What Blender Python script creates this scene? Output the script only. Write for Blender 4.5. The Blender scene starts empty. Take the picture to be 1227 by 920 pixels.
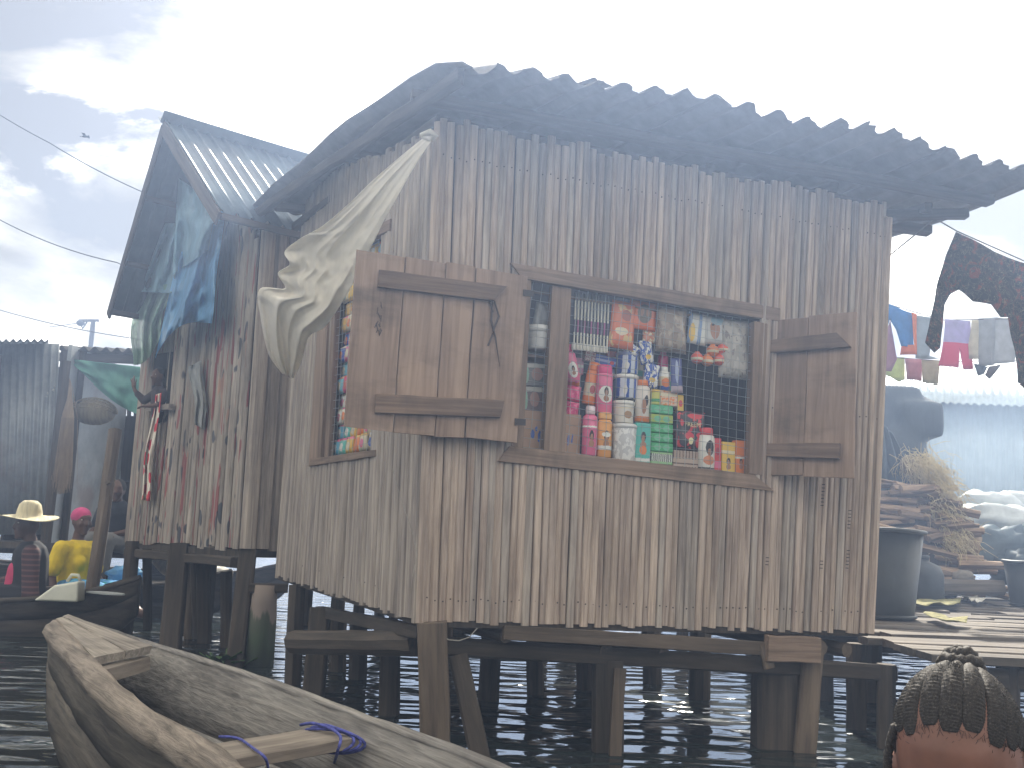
import bpy, bmesh, math, random
from mathutils import Vector as V, Matrix, noise

# ------------------------------------------------------------------ camera
EYE = 0.95
FPX = 1200.0                      # focal length in pixels of the 1227x920 photo
PITCH = math.atan(180 / FPX)
ROLL = math.radians(2.6)
SC = bpy.context.scene
COL = SC.collection
ORI = V((0, 0, EYE))
_F = V((0, math.cos(PITCH), math.sin(PITCH)))
_U0 = V((0, -math.sin(PITCH), math.cos(PITCH)))
_R0 = V((1, 0, 0))
CR = _R0 * math.cos(ROLL) + _U0 * math.sin(ROLL)
CU = -_R0 * math.sin(ROLL) + _U0 * math.cos(ROLL)
cd = bpy.data.cameras.new('camera')
cam = bpy.data.objects.new('camera', cd)
COL.objects.link(cam)
m = Matrix((CR, CU, -_F)).transposed().to_4x4()
m.translation = ORI
cam.matrix_world = m
cd.sensor_width = 36
cd.lens = FPX / 1227 * 36
cd.clip_start = 0.05
cd.clip_end = 2000
SC.camera = cam

# ------------------------------------------------------------------ sky, sun, exposure
SUN_EL, SUN_AZ = math.radians(42), math.radians(8)     # azimuth clockwise from +Y (the way the camera looks)
w = bpy.data.worlds.new('World')
SC.world = w
w.use_nodes = True
nt = w.node_tree
for n in list(nt.nodes):
    nt.nodes.remove(n)
wo = nt.nodes.new('ShaderNodeOutputWorld')
bg = nt.nodes.new('ShaderNodeBackground')
sky = nt.nodes.new('ShaderNodeTexSky')
sky.sky_type = 'NISHITA'
sky.sun_disc = False
sky.sun_elevation = SUN_EL
sky.sun_rotation = SUN_AZ
sky.dust_density = 2.6
sky.air_density = 1.0
sky.ozone_density = 1.0
bg.inputs['Strength'].default_value = 0.05
tc = nt.nodes.new('ShaderNodeTexCoord')
mp = nt.nodes.new('ShaderNodeMapping')
mp.inputs['Scale'].default_value = (1.0, 1.0, 2.2)
mp.inputs['Location'].default_value = (0.35, 0.2, 0.65)
nz = nt.nodes.new('ShaderNodeTexNoise')
nz.inputs['Scale'].default_value = 2.6
nz.inputs['Detail'].default_value = 9
nz.inputs['Roughness'].default_value = 0.56
nz.inputs['Distortion'].default_value = 0.25
rp = nt.nodes.new('ShaderNodeValToRGB')
rp.color_ramp.elements[0].position = 0.40
rp.color_ramp.elements[1].position = 0.56
nz2 = nt.nodes.new('ShaderNodeTexNoise')
nz2.inputs['Scale'].default_value = 4.5
nz2.inputs['Detail'].default_value = 6
rp2 = nt.nodes.new('ShaderNodeValToRGB')
rp2.color_ramp.elements[0].position = 0.36
rp2.color_ramp.elements[0].color = (0.050, 0.046, 0.038, 1)
rp2.color_ramp.elements[1].position = 0.66
rp2.color_ramp.elements[1].color = (1.0, 0.945, 0.82, 1)
e_ = rp2.color_ramp.elements.new(0.53)
e_.color = (0.17, 0.158, 0.130, 1)
mulc = nt.nodes.new('ShaderNodeVectorMath')
mulc.operation = 'SCALE'
mulc.inputs['Scale'].default_value = 78.0
mix = nt.nodes.new('ShaderNodeMixRGB')
L = nt.links.new
L(tc.outputs['Generated'], mp.inputs['Vector'])
L(mp.outputs['Vector'], nz.inputs['Vector'])
L(mp.outputs['Vector'], nz2.inputs['Vector'])
L(nz.outputs['Fac'], rp.inputs['Fac'])
L(nz2.outputs['Fac'], rp2.inputs['Fac'])
L(rp2.outputs['Color'], mulc.inputs[0])
L(rp.outputs['Color'], mix.inputs['Fac'])
veil = nt.nodes.new('ShaderNodeMixRGB')            # thin high cloud over the blue
veil.inputs['Fac'].default_value = 0.7
veil.inputs['Color2'].default_value = (2.0, 1.75, 1.30, 1)
L(sky.outputs['Color'], veil.inputs['Color1'])
L(veil.outputs['Color'], mix.inputs['Color1'])
L(mulc.outputs['Vector'], mix.inputs['Color2'])
L(mix.outputs['Color'], bg.inputs['Color'])
L(bg.outputs['Background'], wo.inputs['Surface'])

sd = bpy.data.lights.new('sun', 'SUN')
sd.energy = 4.0
sd.angle = math.radians(1.0)
sd.color = (1.0, 0.93, 0.80)
sun = bpy.data.objects.new('sun', sd)
COL.objects.link(sun)
sdir = V((math.sin(SUN_AZ) * math.cos(SUN_EL), math.cos(SUN_AZ) * math.cos(SUN_EL), math.sin(SUN_EL)))
sun.rotation_euler = (-sdir).to_track_quat('-Z', 'Y').to_euler()
sun.location = sdir * 40

SC.view_settings.view_transform = 'Standard'
SC.view_settings.look = 'None'
SC.view_settings.exposure = 1.52
SC.view_settings.gamma = 1.0
SC.view_settings.use_curve_mapping = False
SC.render.engine = 'CYCLES'
SC.cycles.max_bounces = 6
SC.cycles.diffuse_bounces = 3
SC.cycles.transparent_max_bounces = 8
SC.cycles.volume_bounces = 0
SC.cycles.caustics_reflective = False
SC.cycles.caustics_refractive = False

rnd = random.Random(7)
R = math.radians

# ------------------------------------------------------------------ helpers: pixels of the photo <-> places
def ray(px, py):
    return (_F * FPX + CR * (px - 613.5) - CU * (py - 460)).normalized()
def pt(px, py, Y):
    d = ray(px, py)
    return ORI + d * (Y / d.y)
def ptz(px, py, z):
    d = ray(px, py)
    return ORI + d * ((z - EYE) / d.z)
def ptpl(px, py, p0, n):
    d = ray(px, py)
    return ORI + d * ((p0 - ORI).dot(n) / d.dot(n))
def proj(p):
    v = p - ORI
    f = v.dot(_F)
    return V((613.5 + FPX * v.dot(CR) / f, 460 - FPX * v.dot(CU) / f))

class Patch:
    """bilinear sheet; u along the wall, v up it"""
    def __init__(s, p00, p10, p01, p11):
        s.p = (p00, p10, p01, p11)
        c = (p10 - p00).cross(p01 - p00).normalized()
        if c.dot(ORI - p00) < 0:
            c = -c
        s.n = c
        s.du = (p10 - p00).normalized()
        s.len = (p10 - p00).length
        s.h = (p01 - p00).length
    def P(s, u, v, off=0.0):
        a, b, c, d = s.p
        return (a * (1 - u) + b * u) * (1 - v) + (c * (1 - u) + d * u) * v + s.n * off
    def inv(s, px, py, off=0.0):
        u, v = .5, .5
        t = V((px, py))
        for _ in range(25):
            p = proj(s.P(u, v, off))
            e = t - p
            if e.length < .01:
                break
            gu = (proj(s.P(u + 1e-3, v, off)) - p) / 1e-3
            gv = (proj(s.P(u, v + 1e-3, off)) - p) / 1e-3
            det = gu.x * gv.y - gu.y * gv.x
            u += (e.x * gv.y - e.y * gv.x) / det
            v += (gu.x * e.y - gu.y * e.x) / det
        return u, v
    def pix(s, px, py, off=0.0):
        u, v = s.inv(px, py, off)
        return s.P(u, v, off)

# ------------------------------------------------------------------ helpers: objects
def link(o, parent=None):
    COL.objects.link(o)
    if parent is not None:
        o.parent = parent
        o.matrix_parent_inverse = WM.get(parent.name, Matrix()).inverted()
    return o
WM = {}
def setm(o, mat4):
    """world matrix of an object (parents sit still, so basis = world)"""
    o.matrix_basis = mat4
    WM[o.name] = mat4.copy()
def thing(name, label, cat, loc=(0, 0, 0), group=None):
    o = bpy.data.objects.new(name, None)
    o.empty_display_size = 0.1
    link(o)
    setm(o, Matrix.Translation(V(loc)))
    return tag(o, label, cat, group)
def tag(o, label=None, cat=None, group=None, kind=None):
    if label: o['label'] = label
    if cat: o['category'] = cat
    if group: o['group'] = group
    if kind: o['kind'] = kind
    return o
def mesh_obj(name, verts, faces, mat, parent=None, smooth=False, mw=None):
    me = bpy.data.meshes.new(name)
    me.from_pydata([tuple(v) for v in verts], [], faces)
    me.validate()
    bm = bmesh.new()
    bm.from_mesh(me)
    bmesh.ops.recalc_face_normals(bm, faces=bm.faces)
    bm.to_mesh(me)
    bm.free()
    if mat: me.materials.append(mat)
    if smooth:
        for p in me.polygons: p.use_smooth = True
    o = bpy.data.objects.new(name, me)
    link(o, parent)
    if mw is not None: setm(o, mw)
    else: WM[o.name] = Matrix()
    return o

class MB:
    """collects shapes into one mesh"""
    def __init__(s): s.v = []; s.f = []
    def add(s, vs, fs):
        b = len(s.v)
        s.v += [V(x) for x in vs]
        s.f += [tuple(b + i for i in f) for f in fs]
        return s
    def box(s, c, sz, mat3=None):
        c = V(c); hx, hy, hz = sz[0] / 2, sz[1] / 2, sz[2] / 2
        vs = [V((x, y, z)) for x in (-hx, hx) for y in (-hy, hy) for z in (-hz, hz)]
        if mat3 is not None: vs = [mat3 @ v for v in vs]
        return s.add([c + v for v in vs], [(0, 1, 3, 2), (4, 6, 7, 5), (0, 4, 5, 1), (2, 3, 7, 6), (0, 2, 6, 4), (1, 5, 7, 3)])
    def hexa(s, p):
        """8 corners: 4 of one face, 4 of the opposite one"""
        return s.add(p, [(0, 1, 2, 3), (7, 6, 5, 4), (0, 4, 5, 1), (1, 5, 6, 2), (2, 6, 7, 3), (3, 7, 4, 0)])
    def tube(s, pts, rad, n=6, cap=True):
        pts = [V(p) for p in pts]
        if not hasattr(rad, '__len__'): rad = [rad] * len(pts)
        rings = []
        up = V((0, 0, 1))
        t0 = (pts[1] - pts[0]).normalized()
        if abs(t0.dot(up)) > .9: up = V((1, 0, 0))
        x = (up - t0 * up.dot(t0)).normalized()
        vs, fs = [], []
        for i, p in enumerate(pts):
            t = (pts[min(i + 1, len(pts) - 1)] - pts[max(i - 1, 0)])
            t = t.normalized() if t.length > 1e-9 else t0
            x = (x - t * x.dot(t)).normalized()
            y = t.cross(x)
            for k in range(n):
                a = 2 * math.pi * k / n
                vs.append(p + (x * math.cos(a) + y * math.sin(a)) * rad[i])
        for i in range(len(pts) - 1):
            for k in range(n):
                fs.append((i * n + k, i * n + (k + 1) % n, (i + 1) * n + (k + 1) % n, (i + 1) * n + k))
        if cap:
            fs.append(tuple(range(n - 1, -1, -1)))
            fs.append(tuple((len(pts) - 1) * n + k for k in range(n)))
        return s.add(vs, fs)
    def lathe(s, prof, n=16, c=(0, 0, 0), sy=1.0, mat3=None):
        """prof: list of (r, z); closed at both ends"""
        c = V(c); vs, fs = [], []
        for r, z in prof:
            for k in range(n):
                a = 2 * math.pi * k / n
                v = V((r * math.cos(a), r * math.sin(a) * sy, z))
                vs.append(c + (mat3 @ v if mat3 is not None else v))
        for i in range(len(prof) - 1):
            for k in range(n):
                fs.append((i * n + k, i * n + (k + 1) % n, (i + 1) * n + (k + 1) % n, (i + 1) * n + k))
        fs.append(tuple(range(n - 1, -1, -1)))
        fs.append(tuple((len(prof) - 1) * n + k for k in range(n)))
        return s.add(vs, fs)
    def grid(s, fn, nu, nv):
        vs = [fn(i / nu, j / nv) for j in range(nv + 1) for i in range(nu + 1)]
        fs = [(j * (nu + 1) + i, j * (nu + 1) + i + 1, (j + 1) * (nu + 1) + i + 1, (j + 1) * (nu + 1) + i) for j in range(nv) for i in range(nu)]
        return s.add(vs, fs)
    def ell(s, c, r, mat3=None, nu=14, nv=9):
        prof = []
        c = V(c)
        vs, fs = [], []
        vs.append(V((0, 0, -1)))
        for j in range(1, nv):
            t = -math.pi / 2 + math.pi * j / nv
            for k in range(nu):
                a = 2 * math.pi * k / nu
                vs.append(V((math.cos(t) * math.cos(a), math.cos(t) * math.sin(a), math.sin(t))))
        vs.append(V((0, 0, 1)))
        for k in range(nu):
            fs.append((0, 1 + (k + 1) % nu, 1 + k))
            b = 1 + (nv - 2) * nu
            fs.append((len(vs) - 1, b + k, b + (k + 1) % nu))
        for j in range(nv - 2):
            for k in range(nu):
                b = 1 + j * nu
                fs.append((b + k, b + (k + 1) % nu, b + nu + (k + 1) % nu, b + nu + k))
        out = []
        for v in vs:
            q = V((v.x * r[0], v.y * r[1], v.z * r[2]))
            out.append(c + (mat3 @ q if mat3 is not None else q))
        return s.add(out, fs)
    def caps(s, p, q, r1, r2, n=10):
        """tapered capsule"""
        p, q = V(p), V(q)
        d = q - p
        l = d.length
        t = d / l
        pts, rr = [], []
        for a in (-85, -60, -30):
            pts.append(p + t * (r1 * math.sin(R(a)))); rr.append(r1 * math.cos(R(a)))
        pts.append(p); rr.append(r1)
        pts.append(q); rr.append(r2)
        for a in (30, 60, 85):
            pts.append(q + t * (r2 * math.sin(R(a)))); rr.append(r2 * math.cos(R(a)))
        return s.tube(pts, rr, n)
    def build(s, name, mat, parent=None, smooth=False, mw=None):
        return mesh_obj(name, s.v, s.f, mat, parent, smooth, mw)

def fr(a, b, t): return a + (b - a) * t

RECT = lambda w, t: [(-w/2, -t/2), (w/2, -t/2), (w/2, t/2), (-w/2, t/2)]
def CHAM(w, t, c):
    return [(-w/2 + c, -t/2), (w/2 - c, -t/2), (w/2, -t/2 + c), (w/2, t/2 - c), (w/2 - c, t/2), (-w/2 + c, t/2), (-w/2, t/2 - c), (-w/2, -t/2 + c)]
def HALF(w, t):      # half-round pole, flat side at y=0, round side to +y
    return [(-w/2, -.004), (w/2, -.004), (w/2 * .97, t * .42), (w/2 * .66, t * .86), (0, t), (-w/2 * .66, t * .86), (-w/2 * .97, t * .42)]
def RND(r, n=9): return [(r * math.cos(2 * math.pi * k / n), r * math.sin(2 * math.pi * k / n)) for k in range(n)]

def rod(name, p, q, prof, side, mat, parent=None, seg=5, jit=.002, taper=1.0, bend=0.0, smooth=False, endcut=0.0):
    """a beam, pole or plank of the given cross-section from p to q, a little uneven along its length"""
    p, q = V(p), V(q)
    z = (q - p)
    Ln = z.length
    z = z / Ln
    x = V(side)
    x = (x - z * x.dot(z)).normalized()
    y = z.cross(x)
    vs, fs = [], []
    n = len(prof)
    bx, by = rnd.uniform(-bend, bend), rnd.uniform(-bend, bend)
    cj = [(rnd.uniform(-jit, jit), rnd.uniform(-jit, jit)) for _ in range(n)]
    for i in range(seg + 1):
        t = i / seg
        sc = fr(1, taper, t)
        ox, oy = bx * math.sin(math.pi * t) + rnd.uniform(-jit, jit) * .6, by * math.sin(math.pi * t)
        for k, (a, b) in enumerate(prof):
            ez = 0
            if endcut and i in (0, seg): ez = rnd.uniform(-endcut, endcut)
            vs.append((a * sc + ox + cj[k][0] + rnd.uniform(-jit, jit) * .5, b * sc + oy + cj[k][1] + rnd.uniform(-jit, jit) * .4, t * Ln + ez))
    for i in range(seg):
        for k in range(n):
            fs.append((i * n + k, i * n + (k + 1) % n, (i + 1) * n + (k + 1) % n, (i + 1) * n + k))
    fs.append(tuple(range(n - 1, -1, -1)))
    fs.append(tuple(seg * n + k for k in range(n)))
    M = Matrix((x, y, z)).transposed().to_4x4()
    M.translation = p
    return mesh_obj(name, vs, fs, mat, parent, smooth, M)

def qboard(name, c4, thick, n, mat, parent, seg=8, jit=.0015):
    """board whose face has four given corners (tl, tr, br, bl); thickness goes back along -n. Local x runs along it."""
    tl, tr, br, bl = [V(c) for c in c4]
    o = bl.copy()
    xx = (br - bl).normalized()
    yy = -n
    zz = xx.cross(yy).normalized()
    M = Matrix((xx, yy, zz)).transposed().to_4x4(); M.translation = o
    Mi = M.inverted()
    vs, fs = [], []
    J = lambda: V((rnd.uniform(-jit, jit), rnd.uniform(-jit, jit) * .5, rnd.uniform(-jit, jit)))
    for i in range(seg + 1):
        t = i / seg
        a, b = fr(tl, tr, t), fr(bl, br, t)
        c = .12 * min(.02, (a - b).length)
        e = (a - b).normalized() * c
        for w_ in (b + n * 0 + e, b - n * c, b - n * thick, a - n * thick, a - n * c, a - e):
            vs.append(Mi @ w_ + J())
    k = 6
    for i in range(seg):
        for j in range(k):
            fs.append((i * k + j, i * k + (j + 1) % k, (i + 1) * k + (j + 1) % k, (i + 1) * k + j))
    fs.append(tuple(range(k - 1, -1, -1)))
    fs.append(tuple(seg * k + j for j in range(k)))
    return mesh_obj(name, vs, fs, mat, parent, False, M)

def thick(o, t=.002, off=0.0):
    md = o.modifiers.new('thickness', 'SOLIDIFY')
    md.thickness = t
    md.offset = off
    return o
def remesh(o, voxel=.01, it=4):
    md = o.modifiers.new('skin', 'REMESH')
    md.mode = 'VOXEL'; md.voxel_size = voxel; md.use_smooth_shade = True
    sm = o.modifiers.new('soft', 'SMOOTH'); sm.factor = .5; sm.iterations = it
    return o

# ------------------------------------------------------------------ helpers: materials
def newmat(name):
    m = bpy.data.materials.new(name)
    m.use_nodes = True
    t = m.node_tree
    b = t.nodes['Principled BSDF']
    return m, t, b
def nd(t, typ, **kw):
    n = t.nodes.new(typ)
    for k, v in kw.items():
        if hasattr(n, k): setattr(n, k, v)
    return n
def c4(c): return (c[0], c[1], c[2], 1)
def coords(t, scale=(1, 1, 1), rand=True):
    tc = nd(t, 'ShaderNodeTexCoord')
    src = tc.outputs['Object']
    if rand:
        oi = nd(t, 'ShaderNodeObjectInfo')
        mu = nd(t, 'ShaderNodeMath', operation='MULTIPLY'); mu.inputs[1].default_value = 37.0
        t.links.new(oi.outputs['Random'], mu.inputs[0])
        ad = nd(t, 'ShaderNodeVectorMath', operation='ADD')
        t.links.new(src, ad.inputs[0]); t.links.new(mu.outputs[0], ad.inputs[1])
        src = ad.outputs[0]
    mp = nd(t, 'ShaderNodeMapping'); mp.inputs['Scale'].default_value = scale
    t.links.new(src, mp.inputs['Vector'])
    return mp.outputs['Vector']
def ntex(t, vec, scale, detail=5, rough=.55, dist=0):
    n = nd(t, 'ShaderNodeTexNoise')
    n.inputs['Scale'].default_value = scale; n.inputs['Detail'].default_value = detail
    n.inputs['Roughness'].default_value = rough; n.inputs['Distortion'].default_value = dist
    t.links.new(vec, n.inputs['Vector'])
    return n.outputs['Fac']
def ramp(t, fac, stops):
    r = nd(t, 'ShaderNodeValToRGB')
    e = r.color_ramp.elements
    while len(e) < len(stops): e.new(.5)
    for i, (p, c) in enumerate(stops):
        e[i].position = p; e[i].color = c4(c) if len(c) == 3 else c
    t.links.new(fac, r.inputs['Fac'])
    return r.outputs['Color']
def mixc(t, fac, a, b, mode='MIX'):
    m = nd(t, 'ShaderNodeMixRGB', blend_type=mode)
    for s, x in ((m.inputs['Fac'], fac), (m.inputs['Color1'], a), (m.inputs['Color2'], b)):
        if hasattr(x, 'links'): t.links.new(x, s)
        elif isinstance(x, (int, float)): s.default_value = x if s.name == 'Fac' else (x, x, x, 1)
        else: s.default_value = c4(x)
    return m.outputs['Color']
def tint(t, col, amt):
    oi = nd(t, 'ShaderNodeObjectInfo')
    mr = nd(t, 'ShaderNodeMapRange')
    mr.inputs['To Min'].default_value = 1 - amt; mr.inputs['To Max'].default_value = 1 + amt
    t.links.new(oi.outputs['Random'], mr.inputs['Value'])
    hs = nd(t, 'ShaderNodeHueSaturation')
    t.links.new(mr.outputs[0], hs.inputs['Value']); t.links.new(col, hs.inputs['Color'])
    return hs.outputs['Color']
def bump(t, b, h, strength=.4, dist=.005):
    n = nd(t, 'ShaderNodeBump'); n.inputs['Strength'].default_value = strength; n.inputs['Distance'].default_value = dist
    t.links.new(h, n.inputs['Height']); t.links.new(n.outputs['Normal'], b.inputs['Normal'])

def wood(name, dark, light, stain=(.05, .04, .035), scale=(45, 45, 2.0), amt=.22, rough=.82, stain_amt=.5, bmp=.5, extra=None):
    """weathered timber, grain along local z"""
    m, t, b = newmat(name)
    v = coords(t, scale)
    g = ntex(t, v, 1.0, 8, .65, .4)
    col = ramp(t, g, [(.28, dark), (.62, light)])
    v2 = coords(t, (6, 6, 2.2))
    s = ntex(t, v2, 1.0, 6, .6)
    sf = ramp(t, s, [(.50, (0, 0, 0)), (.72, (stain_amt,) * 3)])
    col = mixc(t, sf, col, stain)
    v3 = coords(t, (2.2, 2.2, 1.0))
    s3 = ntex(t, v3, 1.0, 3)
    col = mixc(t, .55, col, ramp(t, s3, [(.3, (.62, .60, .62)), (.7, (1.25, 1.2, 1.12))]), 'MULTIPLY')
    if extra: col = extra(t, col)
    col = tint(t, col, amt)
    t.links.new(col, b.inputs['Base Color'])
    b.inputs['Roughness'].default_value = rough
    b.inputs['Specular IOR Level'].default_value = .25
    bump(t, b, g, bmp, .006)
    return m
def plain(name, col, rough=.6, var=.12, scale=8, bmp=0, metal=0, trans=0, amt=0.0, stops=None, spec=.4):
    """one-colour surface with mild mottling"""
    m, t, b = newmat(name)
    v = coords(t)
    g = ntex(t, v, scale, 6, .6)
    lo = tuple(c * (1 - var * 2) for c in col); hi = tuple(min(1, c * (1 + var * 1.5)) for c in col)
    cc = ramp(t, g, stops or [(.3, lo), (.7, hi)])
    if amt: cc = tint(t, cc, amt)
    t.links.new(cc, b.inputs['Base Color'])
    b.inputs['Roughness'].default_value = rough
    b.inputs['Metallic'].default_value = metal
    b.inputs['Specular IOR Level'].default_value = spec
    if bmp: bump(t, b, g, bmp, .006)
    if trans:
        tr = nd(t, 'ShaderNodeBsdfTranslucent'); t.links.new(cc, tr.inputs['Color'])
        mx = nd(t, 'ShaderNodeMixShader'); mx.inputs[0].default_value = trans
        t.links.new(b.outputs[0], mx.inputs[1]); t.links.new(tr.outputs[0], mx.inputs[2])
        t.links.new(mx.outputs[0], t.nodes['Material Output'].inputs['Surface'])
    return m
_pk = {}
def pack(base, marks=(), rough=.35, key=None, trans=0):
    """printed packaging: marks = ('band', z0, z1, colour) or ('oval', x, z, rx, rz, colour) in the thing's own 0..1 box"""
    k = (base, tuple(marks), rough, trans)
    if k in _pk: return _pk[k]
    m, t, b = newmat('packaging')
    tc = nd(t, 'ShaderNodeTexCoord')
    sp = nd(t, 'ShaderNodeSeparateXYZ')
    nn = nd(t, 'ShaderNodeTexNoise'); nn.inputs['Scale'].default_value = 9; nn.inputs['Detail'].default_value = 3
    t.links.new(tc.outputs['Generated'], nn.inputs['Vector'])
    vm = nd(t, 'ShaderNodeVectorMath', operation='MULTIPLY_ADD')
    vm.inputs[1].default_value = (.05, .05, .05)
    t.links.new(nn.outputs['Color'], vm.inputs[0]); t.links.new(tc.outputs['Generated'], vm.inputs[2])
    t.links.new(vm.outputs[0], sp.inputs[0])
    def mth(op, a, bb, c=None):
        x = nd(t, 'ShaderNodeMath', operation=op)
        for i, y in enumerate((a, bb, c)):
            if y is None: continue
            if hasattr(y, 'links'): t.links.new(y, x.inputs[i])
            else: x.inputs[i].default_value = y
        return x.outputs[0]
    col = nd(t, 'ShaderNodeRGB'); col.outputs[0].default_value = c4(base); col = col.outputs[0]
    for mk in marks:
        if mk[0] == 'band':
            f = mth('MULTIPLY', mth('GREATER_THAN', sp.outputs['Z'], mk[1] + .025), mth('LESS_THAN', sp.outputs['Z'], mk[2] + .025))
            cc = mk[3]
        elif mk[0] == 'stripes':
            f = mth('GREATER_THAN', mth('SINE', mth('MULTIPLY', sp.outputs['X' if mk[1] == 'x' else 'Z'], mk[2] * 6.283), 0), mk[3])
            cc = mk[4]
        elif mk[0] == 'blotch':
            n2 = nd(t, 'ShaderNodeTexNoise'); n2.inputs['Scale'].default_value = mk[1]; n2.inputs['Detail'].default_value = 2
            t.links.new(tc.outputs['Generated'], n2.inputs['Vector'])
            f = mth('GREATER_THAN', n2.outputs['Fac'], mk[2]); cc = mk[3]
        else:
            dx = mth('DIVIDE', mth('SUBTRACT', sp.outputs['X'], mk[1] + .025), mk[3]); dz = mth('DIVIDE', mth('SUBTRACT', sp.outputs['Z'], mk[2] + .025), mk[4])
            f = mth('LESS_THAN', mth('ADD', mth('MULTIPLY', dx, dx), mth('MULTIPLY', dz, dz)), 1.0)
            cc = mk[5]
        col = mixc(t, f, col, cc)
    t.links.new(col, b.inputs['Base Color'])
    b.inputs['Roughness'].default_value = rough
    if trans:
        b.inputs['Alpha'].default_value = 1 - trans
    _pk[k] = m
    return m

M = {}
M['batten'] = wood('weathered_batten', (.215, .160, .132), (.545, .455, .385), stain_amt=.35, amt=.12)
M['batten_grey'] = wood('grey_batten', (.185, .155, .140), (.455, .405, .36), stain_amt=.35, amt=.13)
M['shutter'] = wood('shutter_plank', (.150, .098, .070), (.285, .200, .145), scale=(30, 30, 1.4), amt=.10, stain_amt=.5)
M['brace'] = wood('dark_brace', (.09, .06, .045), (.20, .140, .10), amt=.12)
M['frame'] = wood('frame_board', (.15, .105, .08), (.30, .222, .17), amt=.12)
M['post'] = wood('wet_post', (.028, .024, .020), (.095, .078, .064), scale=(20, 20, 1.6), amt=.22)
M['post_light'] = wood('dry_post', (.055, .043, .034), (.175, .138, .106), scale=(20, 20, 1.6), amt=.15)
M['dark_wood'] = wood('dark_inside_board', (.03, .025, .022), (.07, .058, .05), amt=.2)
M['canoe'] = wood('canoe_plank', (.09, .086, .082), (.29, .278, .262), scale=(70, 70, 2.6), amt=.10, stain_amt=.75, bmp=1.0)
M['canoe_rim'] = wood('canoe_rim', (.085, .072, .06), (.32, .275, .23), scale=(60, 60, 3.0), amt=.05, stain_amt=.7, bmp=.9)
M['canoe_dark'] = wood('dark_canoe', (.025, .022, .02), (.09, .078, .066), scale=(18, 18, 1.3), amt=.2)
M['deck'] = wood('deck_plank', (.055, .048, .042), (.17, .150, .130), scale=(18, 18, 1.2), amt=.25)
M['firewood'] = wood('firewood', (.10, .07, .05), (.36, .26, .18), scale=(20, 20, 2), amt=.4)
# ================================================================== water
def water_mat():
    m, t, b = newmat('lagoon_water')
    b.inputs['Base Color'].default_value = (.020, .026, .026, 1)
    b.inputs['Roughness'].default_value = .09
    b.inputs['IOR'].default_value = 1.33
    b.inputs['Specular IOR Level'].default_value = .6
    v = coords(t, (1.0, 2.4, 1), rand=False)
    a = ntex(t, v, 2.1, 1, .4, .4)
    v2 = coords(t, (1.0, 1.9, 1), rand=False)
    c = ntex(t, v2, 4.5, 2, .5, .3)
    mx = mixc(t, .14, a, c)
    bump(t, b, mx, .8, .16)
    return m
WS = 160
mesh_obj('water', [(-WS, -WS, 0), (WS, -WS, 0), (WS, WS, 0), (-WS, WS, 0)], [(0, 1, 2, 3)], water_mat())['kind'] = 'structure'
mesh_obj('lagoon_bed', [(-WS, -WS, -.9), (WS, -WS, -.9), (WS, WS, -.9), (-WS, WS, -.9)], [(0, 1, 2, 3)], plain('mud', (.05, .045, .035), .9))['kind'] = 'structure'

# ================================================================== shop on stilts
A0, B0, C0 = pt(505, 745, 4.36), pt(1040, 757, 5.05), pt(332, 690, 6.75)
A1, B1, C1 = pt(527, 160, 4.36), pt(1062, 262, 5.05), pt(367, 218, 6.75)
FW = Patch(A0, B0, A1, B1)
LW = Patch(C0, A0, C1, A1)
LDIR = (C0 - A0); LDIR.z = 0; LDIR.normalize()
D0 = B0 + LDIR * 2.55; D1 = B1 + LDIR * 2.55 + V((0, 0, .42))
D0.z = (A0.z + C0.z) / 2
RW = Patch(B0, D0, B1, D1)
BW = Patch(C0, D0, C1, D1)
BW.n = -BW.n if BW.n.dot(LDIR) < 0 else BW.n
if RW.n.dot(V((1, 0, 0))) < 0: RW.n = -RW.n
shop = thing('stilt_shop', 'weathered batten-walled shop on stilts with two open shutters and a corrugated roof', 'shop', ((A0 + B0 + C0 + D0) / 4).to_tuple()[:2] + (0,))

# window openings in wall coordinates, from the photo
fh = [FW.inv(*p) for p in ((628, 334), (908, 384), (902, 569), (612, 534))]     # tl tr br bl
lh = [LW.inv(*p) for p in ((404, 300), (462, 268), (447, 541), (389, 551))]
def hole_v(h, u):
    """v of the opening's lower and upper edge at u, or None"""
    tl, tr, br, bl = h
    if u < (tl[0] + bl[0]) / 2 or u > (tr[0] + br[0]) / 2: return None
    a = (u - bl[0]) / (br[0] - bl[0]); b_ = (u - tl[0]) / (tr[0] - tl[0])
    return fr(bl[1], br[1], a), fr(tl[1], tr[1], b_)

def backing(patch, h, name, parent, vtop=1.04, off=-.012, th=.02):
    """the boards behind the battens, with the window left open"""
    mb = MB()
    def q(u0, u1, a0, a1, b0, b1):
        # lower edge v a0..a1, upper edge v b0..b1
        p = [patch.P(u0, a0, off), patch.P(u1, a1, off), patch.P(u1, b1, off), patch.P(u0, b0, off)]
        mb.hexa(p + [x - patch.n * th for x in p])
    if h is None:
        q(0, 1, 0.004, 0.004, vtop, vtop)
    else:
        tl, tr, br, bl = h
        ul, ur = (tl[0] + bl[0]) / 2, (tr[0] + br[0]) / 2
        q(0.003, ul, .004, .004, vtop, vtop); q(ur, .997, .004, .004, vtop, vtop)
        q(ul, ur, .004, .004, bl[1], br[1]); q(ul, ur, tl[1], tr[1], vtop, vtop)
    return mb.build(name, M['dark_wood'], parent)

def nails(lst, parent, mat):
    mb = MB()
    for p, n in lst:
        q = n.to_track_quat('Z', 'Y').to_matrix()
        mb.lathe([(.0034, -.002), (.0034, .0016), (.0012, .0026)], 6, p, 1, q)
    o = mb.build('nail_heads', mat, parent)
    o['kind'] = 'stuff'
    return o
M['nail'] = plain('rusty_nail', (.035, .025, .022), .6)

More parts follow.
